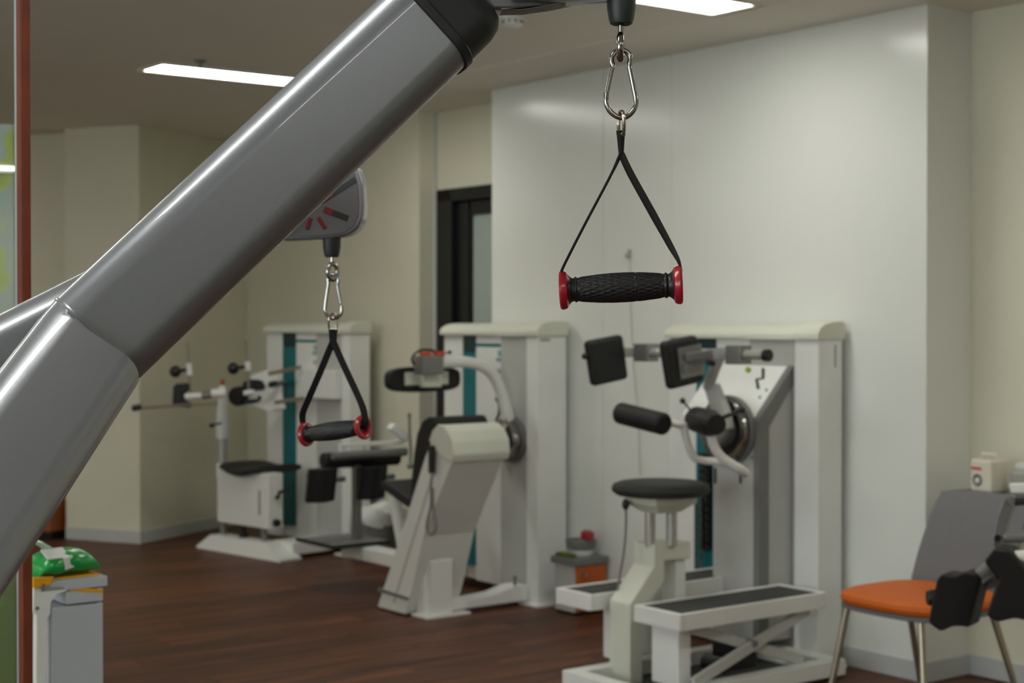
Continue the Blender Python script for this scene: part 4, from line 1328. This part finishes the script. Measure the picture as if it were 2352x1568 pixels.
zr = P(10, 394, YS).z
m = MB(); m.box(-1.5, 0.035, -0.012, 0.0, zr - 0.004, zr + 0.004, 0.001); m.build('rail', 'white_plastic', t)
m = MB(); m.box(-1.45, -1.40, -0.2, 0.2, 0, 0.04, 0.004); m.box(-0.04, 0.01, -0.2, 0.2, 0, 0.04, 0.004); m.build('screen_feet', 'aluminium', t)

YK = 3.25
k0 = P(238, 1420, YK)
FK = Frame((k0.x, k0.y, 0), UA)
# local: +x face toward the viewer, runs along -y to the left
t = thing('slim_stand', 'slim pale grey stand with yellow top beside the wooden post', 'stand', FK)
yl_ = FK.pl(118, 1420, 0, 0).y
ztop = FK.pl(238, 1322, 0, 0).z
yl2 = FK.pl(84, 1420, 0, 0).y
m = MB(); m.box(-0.10, 0, yl_, 0.0, 0.0, ztop - 0.055, 0.004); m.build('side_panel', 'pale_grey_panel', t)
m = MB(); m.box(-0.10, 0.004, yl2 + 0.004, 0.008, ztop - 0.022, ztop, 0.003); m.build('top_board', 'pale_grey_panel', t)
m = MB(); m.box(-0.092, -0.012, yl2 + 0.012, -0.004, ztop - 0.001, ztop + 0.004, 0.001); m.build('yellow_inlay', 'yellow_vinyl', t)
m = MB(); m.box(-0.10, 0.002, yl_ + 0.03, -0.001, ztop - 0.052, ztop - 0.024, 0.003); m.build('upper_rail', 'pale_grey_panel', t)
m = MB(); m.prism([FK.pl(a, b, 0, 0.003) for a, b in ((150, 1347), (236, 1353), (237, 1362), (160, 1356))], (-0.01, 0, 0)); m.build('yellow_strap', 'yellow_vinyl', t)
m = MB(); m.prism([FK.pl(a, b, 0, 0.010) for a, b in ((78, 1327), (124, 1324), (118, 1340), (104, 1348), (78, 1350))], (-0.012, 0, 0), 0.001); m.build('yellow_clip', 'yellow_vinyl', t)
br_ = [FK.pl(a, b, 0, 0.004) for a, b in ((78, 1346), (158, 1344), (156, 1356), (132, 1364), (118, 1382), (116, 1412), (108, 1420), (104, 1900), (82, 1900), (84, 1412), (76, 1400))]
for v in br_:
    v.z = max(v.z, 0.0)
m = MB(); m.prism(br_, (-0.022, 0, 0), 0.002); lg = m.build('bracket_leg', 'white_enamel', t)
m = MB()
for a, b in ((100, 1343), (85, 1396)):
    q = FK.pl(a, b, 0, 0.011 if b < 1350 else 0.004); m.cyl(q, q + Vector((0.004, 0, 0)), 0.0032, 10)
m.build('bolt', 'grey_metal', lg)
m = MB(); m.box(-0.10, -0.078, yl2 + 0.03, yl2 + 0.06, 0, ztop - 0.02, 0.003); m.build('rear_leg', 'white_enamel', t)
# wipes pack on the stand
wc = FK.P(140, 1318, YK + 0.05)
wc = Vector((-0.048, (FK.pl(140, 1320, 0, -0.048)).y, ztop + 0.0085))
FW_ = Frame(FK.wld(wc), UA + 0.15)
t = thing('wipes_pack', 'green plastic wipes pack with white flap lying on the slim stand', 'wipes', FW_)
rings = []
n = 14
for i in range(n + 1):
    s_ = -1 + 2 * i / n
    prof_ = max(0.08, (1 - abs(s_) ** 3.2)) ** 0.6
    ring = []
    for k in range(24):
        a = 2 * pi * k / 24
        wob = 1 + 0.05 * math.sin(3 * a + 7 * s_) + 0.03 * math.sin(9 * s_ + a)
        ring.append((0.05 * math.cos(a) * (0.75 + 0.25 * prof_) * wob, 0.068 * s_, max(0.0, 0.024 * prof_ + 0.026 * prof_ * math.copysign(abs(math.sin(a)) ** 0.8, math.sin(a)) * wob)))
    rings.append(ring)
m = MB(); m.loft(rings); m.build('pack_body', 'green_plastic', t)
m = MB(); m.cbox((0.030, -0.030, 0.045), (0.035, 0.05, 0.004), 0.0015, rot=Matrix.Rotation(0.5, 3, 'Y')); m.cbox((0.045, -0.008, 0.026), (0.006, 0.022, 0.026), 0.002, rot=Matrix.Rotation(0.2, 3, 'X')); m.build('white_label', 'white_plastic', t)
m = MB(); m.cbox((-0.005, -0.040, 0.060), (0.055, 0.055, 0.003), 0.001, rot=Matrix.Rotation(-0.55, 3, 'X') @ Matrix.Rotation(0.2, 3, 'Z')); fl2 = m.build('open_flap', 'white_plastic', t)
m = MB(); m.cbox((-0.003, -0.0388, 0.0623), (0.040, 0.038, 0.001), 0, rot=Matrix.Rotation(-0.55, 3, 'X') @ Matrix.Rotation(0.2, 3, 'Z')); m.build('flap_print', 'green_plastic', fl2)

# brown cabinet in the far left recess
c0 = at_z(146, 1243, 0.0) + dl * 0.10
F = Frame((c0.x, c0.y, 0), math.atan2(-dl.y, -dl.x))
t = thing('brown_drawer_unit', 'small brown drawer unit in the dark recess behind the grey beam', 'cabinet', F)
m = MB(); m.box(-0.36, 0, 0.0, 0.26, 0.05, 0.24, 0.004); m.build('unit_body', 'brown_laminate', t)
m = MB(); m.box(-0.34, -0.01, -0.012, 0.0, 0.15, 0.235, 0.003); d_ = m.build('drawer', 'brown_laminate', t)
m = MB(); m.box(-0.20, -0.14, -0.024, -0.012, 0.19, 0.20, 0.002); m.build('drawer_pull', 'black_plastic', d_)
m = MB(); m.box(-0.35, -0.01, 0.01, 0.25, 0, 0.05); m.build('plinth', 'black_plastic', t)

# ------------------------------------------------------------------ foreground: cable machine
J = P(224, 779, 1.62)
TT = P(990, 56, 1.735)
K = P(-118, 1262, 1.385)
FO = Vector((-0.72, 1.05, 0.0))
FM = Frame((FO.x, FO.y, 0), 0)
tm = thing('cable_machine', 'large silver grey cable pulley machine with diagonal box beam in front', 'exercise machine', FM)


def sect(c, ex, ey, w_, d_, r_, n=7):
    out = []
    for (sx, sy, a0) in ((1, 1, 0), (-1, 1, pi / 2), (-1, -1, pi), (1, -1, 1.5 * pi)):
        for k in range(n):
            a = a0 + (pi / 2) * k / (n - 1)
            out.append(c + ex * (sx * (w_ / 2 - r_) + r_ * math.cos(a)) + ey * (sy * (d_ / 2 - r_) + r_ * math.sin(a)))
    return out


def beam_axes(a, b, roll=0.0):
    t = (b - a).normalized()
    mid = (a + b) / 2
    v = (CAM - mid).normalized()
    ex = t.cross(v).normalized()
    ey = ex.cross(t).normalized()
    c_, s_ = math.cos(roll), math.sin(roll)
    return t, ex * c_ + ey * s_, ey * c_ - ex * s_


def loc_ring(r):
    return [FM.I @ p for p in r]


BW, BD, BR = 0.1185, 0.090, 0.031
ta, exu, eyu = beam_axes(J, TT)
exu2, eyu2 = exu, eyu
back = eyu * (-BD / 2)
# the visible front face passes through J and TT, the section is centred behind it
Jc, Tc, Kc = J + back * 0.6, TT + back * 0.6, K + back * 0.6
tl, exl, eyl = beam_axes(J, K)
exl, eyl = -exl, eyl
if exl.dot(exu) < 0:
    exl = -exl
m = MB()
m.loft([loc_ring(sect(Jc + (Tc - Jc) * s_, exu, eyu, BW, BD, BR)) for s_ in (0.0, 0.25, 0.5, 0.75, 1.0)])
m.build('upper_beam', 'silver_paint', tm)
exj = (exu + exl).normalized()
m = MB()
rings = [sect(Jc, exu, eyu, BW * 1.0, BD, BR)]
p1 = Kc
for s_ in (0.12, 0.4, 0.7, 1.0):
    wv = BW * (1.0 + 0.04 * s_)
    rings.append(sect(Jc + (Kc - Jc) * s_, exl, eyl, wv, BD * 1.02, BR))
kd = (Kc - Jc).normalized()
for s_ in (0.35, 0.7, 1.0):
    K3 = P(-360, 1590, 1.24) + back * 0.6
    if s_ == 0.35:
        rings.append(sect(K3, exl, eyl, BW * 1.05, BD * 1.02, BR))
    cpt = K3 + (FO + Vector((0, 0, 0.03)) - K3) * s_
    td = (FO - K3).normalized()
    exf = (exl - td * exl.dot(td)).normalized()
    eyf = exf.cross(td).normalized()
    if eyf.dot(eyl) < 0:
        eyf = -eyf
    rings.append(sect(cpt, exf, eyf, BW * 1.06, BD * 1.02, BR))
m.loft([loc_ring(r) for r in rings])
m.build('lower_beam', 'silver_paint', tm)
m = MB()
wr_ = sect(Jc, exu, eyu, BW - 0.005, BD - 0.003, BR - 0.002)
m.tube([FM.I @ p for p in wr_], 0.0034, 10, closed=True)
m.build('weld_bead', 'silver_paint', tm)
m = MB(); m.cbox((0.0, 0.0, 0.012), (0.34, 0.7, 0.024), 0.006); m.build('base_plate', 'silver_paint', tm)
# black end cap: collar and body
m = MB()
c0_ = Tc - ta * 0.002
m.loft([loc_ring(sect(c0_ + ta * h_, exu, eyu, BW + g, BD + g, BR + g / 2)) for h_, g in ((0.0, 0.002), (0.001, 0.006), (0.010, 0.006), (0.012, 0.002))])
m.build('cap_collar', 'black_rubber', tm)
m = MB()
m.loft([loc_ring(sect(c0_ + ta * h_ - exu * sh, exu, eyu, BW + g, BD + g, max(0.004, BR + g / 2))) for h_, g, sh in ((0.010, 0.001, 0), (0.045, 0.0, 0), (0.058, -0.006, 0), (0.066, -0.018, 0), (0.069, -0.036, 0))])
m.build('end_cap', 'black_rubber', tm)


# pulley housings: a rounded quadrant shell with slots that show a red wheel
def housing(pxs, Y, slots, body_thick, dvec, name='pulley_housing'):
    """outline given at its real distance; thick along dvec"""
    pts = [FM.P(a, b, Y) for a, b in pxs]
    dv = FM.I.to_3x3() @ dvec
    mm = MB(); mm.prism(pts, dv * body_thick, 0.006, 3)
    h_ = mm.build(name, 'silver_paint', tm)
    cx_ = sum((p for p in pts), Vector()) / len(pts)
    ins = [cx_ + (p - cx_) * 0.90 - dv * 0.002 for p in pts]
    mm = MB(); mm.prism(ins, dv * 0.006, 0.002, 2)
    mm.build('side_cover', 'housing_grey', h_)
    if slots:
        for (a, b, c_, d_, wpx, red) in slots:
            p0, p1 = FM.P(a, b, Y) - dv * 0.0032, FM.P(c_, d_, Y) - dv * 0.0032
            dd = (p1 - p0).normalized()
            nn = dd.cross(dv).normalized() * (wpx / FP * Y / 2)
            mm = MB(); mm.prism([p0 + nn, p1 + nn, p1 - nn, p0 - nn], dv * 0.002)
            mm.build('slot', 'black_rubber', h_)
            q1 = p0 + (p1 - p0) * red
            mm = MB(); nn *= 0.8
            mm.prism([p0 + nn - dv * 0.0008, q1 + nn - dv * 0.0008, q1 - nn - dv * 0.0008, p0 - nn - dv * 0.0008], dv * 0.002)
            mm.build('wheel_spoke', 'dark_red', h_)
    return h_


YF = 2.85
far_out = [(836, 470), (834, 500), (822, 525), (800, 540), (762, 547), (700, 551), (650, 552), (600, 545), (585, 500), (600, 440), (650, 395), (720, 365), (790, 362), (822, 385), (833, 420)]
housing(far_out, YF - 0.02, [(745, 481, 800, 502, 14, 0.35), (732, 500, 748, 526, 9, 0.9), (714, 501, 706, 527, 9, 0.9), (738, 462, 818, 412, 13, 0.3)], 0.045, Vector((0.1, 1, 0)))
sc_ = YF / 1.80
near_out = [(1425 + (a - 762) * sc_ * 0.99, -8 + (b - 547) * sc_ * 0.99) for a, b in far_out]
near_out = [((a, b) if a > 1240 else (a, b + 8)) for a, b in near_out]
housing(near_out, 1.78, None, 0.045, Vector((0.0, 1, 0)))
# neck from the beam cap to the near housing
m = MB()
m.prism([FM.P(a, b, 1.80) for a, b in ((1085, -60), (1122, 8), (1132, 22), (1200, 20), (1262, 12), (1330, -2), (1330, -90), (1150, -110))], (0, 0.04, 0), 0.006, 3)
m.build('pulley_neck', 'silver_paint', tm)
m = MB()
m.prism([FM.P(a, b, 1.798) for a, b in ((1152, 19), (1200, 18), (1262, 9), (1320, -4), (1320, 2), (1262, 14), (1200, 23), (1150, 24))], (0, 0.03, 0), 0.0015, 2)
m.build('neck_seam', 'dark_grey_enamel', tm)
# second arm going back to the far pulley
S0 = P(-260, 1000, 1.62); S1 = P(310, 692, 1.90); S2 = P(640, 432, 2.84)
ts, exs, eys = beam_axes(S0, S1)
m = MB()
rings = [sect(p, exs, eys, BW, BD, BR) for p in (S0, S0.lerp(S1, 0.5), S1 - ts * 0.05)]
ts2, exs2, eys2 = beam_axes(S1, S2)
exs2 = (exs - ts2 * exs.dot(ts2)).normalized()
eys2 = exs2.cross(ts2).normalized()
if eys2.dot(eys) < 0:
    eys2 = -eys2
tmid = (ts + ts2).normalized()
exm = (exs - tmid * exs.dot(tmid)).normalized()
eym = exm.cross(tmid).normalized()
if eym.dot(eys) < 0:
    eym = -eym
rings += [sect(S1 + tmid * 0.02, exm, eym, BW, BD, BR), sect(S1 + ts2 * 0.09, exs2, eys2, BW * 0.97, BD, BR), sect(S1.lerp(S2, 0.5), exs2, eys2, BW * 0.9, BD, BR), sect(S2, exs2, eys2, BW * 0.7, BD * 0.7, BR * 0.7)]
m.loft([loc_ring(r) for r in rings])
m.build('rear_beam', 'silver_paint', tm)
m = MB(); m.loft([loc_ring(sect(p, exs, eys, BW, BD, BR)) for p in (S0, Vector((S0.x - 0.12, S0.y - 0.16, S0.z - 0.42)))])
m.box(0, 0, 0, 0, 0, 0) if False else None
m.build('rear_beam_lower', 'silver_paint', tm)
q0 = FM.I @ Vector((S0.x - 0.12, S0.y - 0.16, S0.z - 0.40))
m = MB(); m.cbox((q0.x, q0.y, q0.z / 2), (0.11, 0.11, q0.z), 0.02, 3); m.build('rear_post', 'silver_paint', tm)
m = MB(); m.box(min(q0.x, 0) - 0.05, max(q0.x, 0) + 0.05, min(q0.y, 0) - 0.05, max(q0.y, 0) + 0.06, 0.0, 0.022, 0.005); m.build('base_link', 'silver_paint', tm)


# ------------------------------------------------------------------ cable stops, carabiners, handles
def grip_lathe(L, c, axis):
    axis = axis.normalized()
    up = Vector((0, 0, 1))
    ex = axis.cross(up).normalized()
    ey = axis.cross(ex)
    m = MB()
    N, S = 200, 176
    rings = []
    for i in range(N + 1):
        s = i / N
        h = -L / 2 + L * s
        a = abs(h) / (L / 2)
        r = 0.0170 - 0.0034 * min(1, a / 0.80) ** 2.0
        if a > 0.80:
            r = 0.0134 + 0.0016 * (0.5 - 0.5 * math.cos(2 * pi * (a - 0.80) / 0.075)) * (1 if a < 0.875 else 0)
        if a > 0.875:
            u_ = (a - 0.875) / 0.125
            r = 0.0132 + 0.0062 * u_ ** 1.8
        ring = []
        for k in range(S):
            th = 2 * pi * k / S
            rr = r
            if a < 0.755 and not (0.02 < h / (L / 2) - 0.25 < 0.06):
                p1 = (h / 0.0163 + th * 22 / (2 * pi)) % 1.0
                p2 = (h / 0.0163 - th * 22 / (2 * pi)) % 1.0
                v = min(min(p1, 1 - p1), min(p2, 1 - p2))
                rr = r - 0.0004 + 0.0008 * max(0.0, 1 - v / 0.17)
            ring.append(c + axis * h + ex * (rr * math.cos(th)) + ey * (rr * math.sin(th)))
        rings.append(ring)
    m.loft(rings)
    return m


def flange(c, out):
    m = MB()
    m.lathe([(-0.0035, 0.0180), (-0.002, 0.0208), (0.001, 0.0222), (0.004, 0.0226), (0.0062, 0.0212), (0.0068, 0.0185), (0.006, 0.0155), (0.003, 0.0125), (-0.002, 0.0110), (-0.008, 0.0105)], c, out, 40)
    return m


def handle(origin, cl, cr, knot, sh_top, YD, pts_l, wl_, pts_r, wr_, label, strap_w, shackle):
    F = Frame(origin, 0)
    t = thing('pull_handle', label, 'handle', F, 'pull handles hanging from the cable machine')
    I = F.I
    a = cr - cl
    c = (cl + cr) / 2
    gl = a.length - 0.004
    grip_lathe(gl, I @ c, a).build('grip', 'grip_rubber', t, ang=80)
    flange(I @ cl, -a).build('flange', 'red_plastic', t)
    flange(I @ cr, a).build('flange', 'red_plastic', t)
    m = MB()
    m.ribbon([I @ p for p in pts_l], wl_, strap_w, 0.0030, smooth=6)
    m.ribbon([I @ p for p in pts_r], wr_, strap_w, 0.0030, smooth=6)
    st_ = m.build('strap', 'webbing', t)
    k0, k1, kw = shackle['strap']
    m = MB(); m.ribbon([I @ k0, I @ k0.lerp(k1, 0.5), I @ k1], [kw] * 3, (shackle['w0'], shackle['w1']), 0.007); m.build('stitched_loop', 'webbing', st_)
    m = MB(); m.tube([I @ p for p in shackle['ring']], shackle['r'], 10, smooth=5)
    sh = m.build('shackle', 'worn_steel', t)
    p0, p1 = shackle['pin']
    m = MB(); m.cyl(I @ p0, I @ p1, shackle['r'] * 1.35, 14); m.build('shackle_pin', 'worn_steel', sh)
    return t


def ring_pts(c, e1, e2, r1, r2, n=20, a0=0.0, a1=2 * pi):
    return [c + e1 * (r1 * math.cos(a0 + (a1 - a0) * k / n)) + e2 * (r2 * math.sin(a0 + (a1 - a0) * k / n)) for k in range(n if abs(a1 - a0 - 2 * pi) < 1e-6 else n + 1)]


def carabiner(origin, pts, gate, r, label):
    F = Frame(origin, 0)
    t = thing('carabiner', label, 'carabiner', F, 'carabiners at the cable ends')
    I = F.I
    m = MB(); m.tube([I @ p for p in pts], r, 14, smooth=5); m.build('hook_body', 'chrome', t, ang=60)
    m = MB(); m.tube([I @ p for p in gate], r * 0.86, 14); gt = m.build('gate', 'chrome', t)
    dv = Vector((0, 1, 0))
    q = I @ gate[0]
    m = MB(); m.cyl(q - dv * r * 1.15, q + dv * r * 1.15, r * 0.42, 12); m.build('gate_pin', 'worn_steel', gt)
    q = I @ gate[-1]
    m = MB(); m.cbox(q, (r * 1.3, r * 1.9, r * 0.7), r * 0.1); m.build('gate_latch', 'worn_steel', gt)
    return t


Xv, Yv, Zv = Vector((1, 0, 0)), Vector((0, 1, 0)), Vector((0, 0, 1))
D = 1.80
# near cable stop (part of the machine)
cs = FM.P(1427, 20, D)


def stop(c, sc, nm):
    m = MB(); m.lathe([(0.045 * sc, 0.010 * sc), (0.043 * sc, 0.0155 * sc), (0.020 * sc, 0.0170 * sc), (0.0 * sc, 0.0165 * sc), (-0.012 * sc, 0.0145 * sc), (-0.0172 * sc, 0.0128 * sc), (-0.0182 * sc, 0.0110 * sc), (-0.0165 * sc, 0.0055 * sc)], c, (0, 0, 1), 32)
    return m.build('cable_stop', nm, tm)


s1_ = stop(cs, 1.0, 'green_black_rubber')
m = MB(); m.cyl(FM.P(1426, 53, D), FM.P(1426, 84, D), 0.0034, 14)
ring_c = P(1425.5, 108, D)
m.tube([FM.I @ p for p in ring_pts(ring_c, (Yv + Xv * 0.12).normalized(), Zv, 0.011, 0.0135, 24)], 0.0044, 12, closed=True)
m.build('eye_bolt', 'chrome', s1_)
z4 = 4.614
cz = lambda a, b: P(1360 + a / z4, 40 + b / z4, D)
body = [cz(a, b) for a, b in ((222, 520), (208, 480), (208, 430), (232, 382), (280, 352), (335, 350), (382, 380), (404, 430), (398, 490), (400, 540), (420, 640), (446, 770), (463, 860), (462, 920), (440, 980), (390, 1035), (330, 1062), (262, 1050), (195, 1000), (158, 930), (148, 870), (153, 800))]
gate = [cz(a, b) for a, b in ((216, 535), (196, 620), (172, 730), (160, 790))]
carabiner(cz(310, 350), body, gate, 0.0031, 'steel carabiner on the near cable, above the front pull handle')
kn = cz(308, 1440)
lc, rc_ = P(1299, 666, D), P(1554, 654, D - 0.01)
handle(cz(310, 1000), lc, rc_, kn, None, D,
       [kn, P(1400, 408, D), P(1345, 512, D), P(1305, 590, D), P(1290, 622, D), P(1287, 640, D), P(1293, 655, D), P(1306, 662, D)], [Yv + Xv * 0.2, Yv, Yv, Yv, Yv, Yv, Yv, Yv],
       [kn, P(1448, 398, D), P(1500, 492, D), P(1540, 565, D), P(1559, 602, D - 0.01), P(1563, 618, D - 0.01), P(1561, 638, D - 0.01), P(1550, 650, D - 0.01)], [Yv + Xv * 0.5 + Zv * 0.2, Yv + Xv * 0.55 + Zv * 0.3, Yv + Xv * 0.6 + Zv * 0.3, Yv + Xv * 0.45 + Zv * 0.2, Yv + Xv * 0.2, Yv, Yv, Yv],
       'black rubber pull handle with red ends, hanging nearest on the right', 0.0150,
       dict(strap=(cz(303, 1200), cz(308, 1450), (Xv * 0.9 + Yv * 0.3)), w0=0.0100, w1=0.0052, r=0.0022,
            ring=[cz(330, 1250), cz(336, 1150) - Yv * 0.006, cz(325, 1030) - Yv * 0.007, cz(312, 995), cz(296, 1010) + Yv * 0.006, cz(286, 1120) + Yv * 0.008, cz(284, 1215) + Yv * 0.006],
            pin=(cz(329, 1242) - Yv * 0.004, cz(284, 1212) + Yv * 0.008)))

# far set
D2 = YF
cs = FM.P(762, 568, D2)
s2_ = stop(cs, 0.98, 'black_rubber')
m = MB(); m.cyl(FM.P(763, 590, D2), FM.P(763, 604, D2), 0.0034, 12)
m.tube([FM.I @ p for p in ring_pts(P(764, 624, D2), (Xv * 0.8 + Yv * 0.6).normalized(), Zv, 0.010, 0.0145, 24)], 0.0042, 12, closed=True)
m.build('eye_bolt', 'chrome', s2_)
z7 = 7.47
fz = lambda a, b: P(720 + a / z7, 590 + b / z7, D2)
tw = lambda p, k: p + Yv * k
body = [fz(a, b) for a, b in ((415, 470), (425, 420), (420, 370), (385, 320), (340, 300), (290, 310), (258, 350), (252, 400), (258, 450), (245, 540), (222, 690), (205, 830), (200, 900), (215, 960), (260, 1020), (320, 1050), (370, 1050), (430, 1015), (475, 960), (485, 890), (478, 830))]
gate = [fz(a, b) for a, b in ((412, 480), (425, 570), (450, 700), (470, 800))]
carabiner(fz(330, 300), body, gate, 0.0034, 'steel carabiner on the far cable, under the slotted pulley housing')
kn = P(765, 783, D2)
dax = Vector((0.108, -0.066, 0.0175))
cf = P(768, 989, D2)
lc, rc_ = cf - dax / 2, cf + dax / 2
WN = (Xv + Yv * 0.4).normalized()
handle(fz(345, 990), lc, rc_, kn, None, D2,
       [kn, P(735, 855, D2), P(707, 920, D2 + 0.01), P(695, 952, D2 + 0.03), lc + Vector((-0.0065, 0.004, 0.012)), lc + Vector((-0.004, 0.002, 0.004)), lc + Vector((0.004, -0.002, 0.0))], [WN, WN, WN, WN, Yv + Xv * 0.5, Yv, Yv],
       [kn, P(790, 840, D2 - 0.01), P(815, 893, D2 - 0.02), P(833, 935, D2 - 0.035), rc_ + Vector((0.0055, -0.004, 0.014)), rc_ + Vector((0.0045, -0.002, 0.004)), rc_ + Vector((-0.002, 0.001, -0.002))], [WN, WN, WN, WN, WN, WN, WN],
       'black rubber pull handle with red ends, hanging farther back on the left', 0.0125,
       dict(strap=(P(765, 756, D2), P(765, 788, D2), WN), w0=0.0165, w1=0.0125, r=0.0021,
            ring=[P(757, 757, D2), P(755, 742, D2 - 0.005), P(757, 728, D2 - 0.006), P(766, 720, D2 + 0.001), P(776, 731, D2 + 0.006), P(775, 745, D2 + 0.005), P(773, 757, D2)],
            pin=(P(754, 756, D2), P(776, 756, D2))))
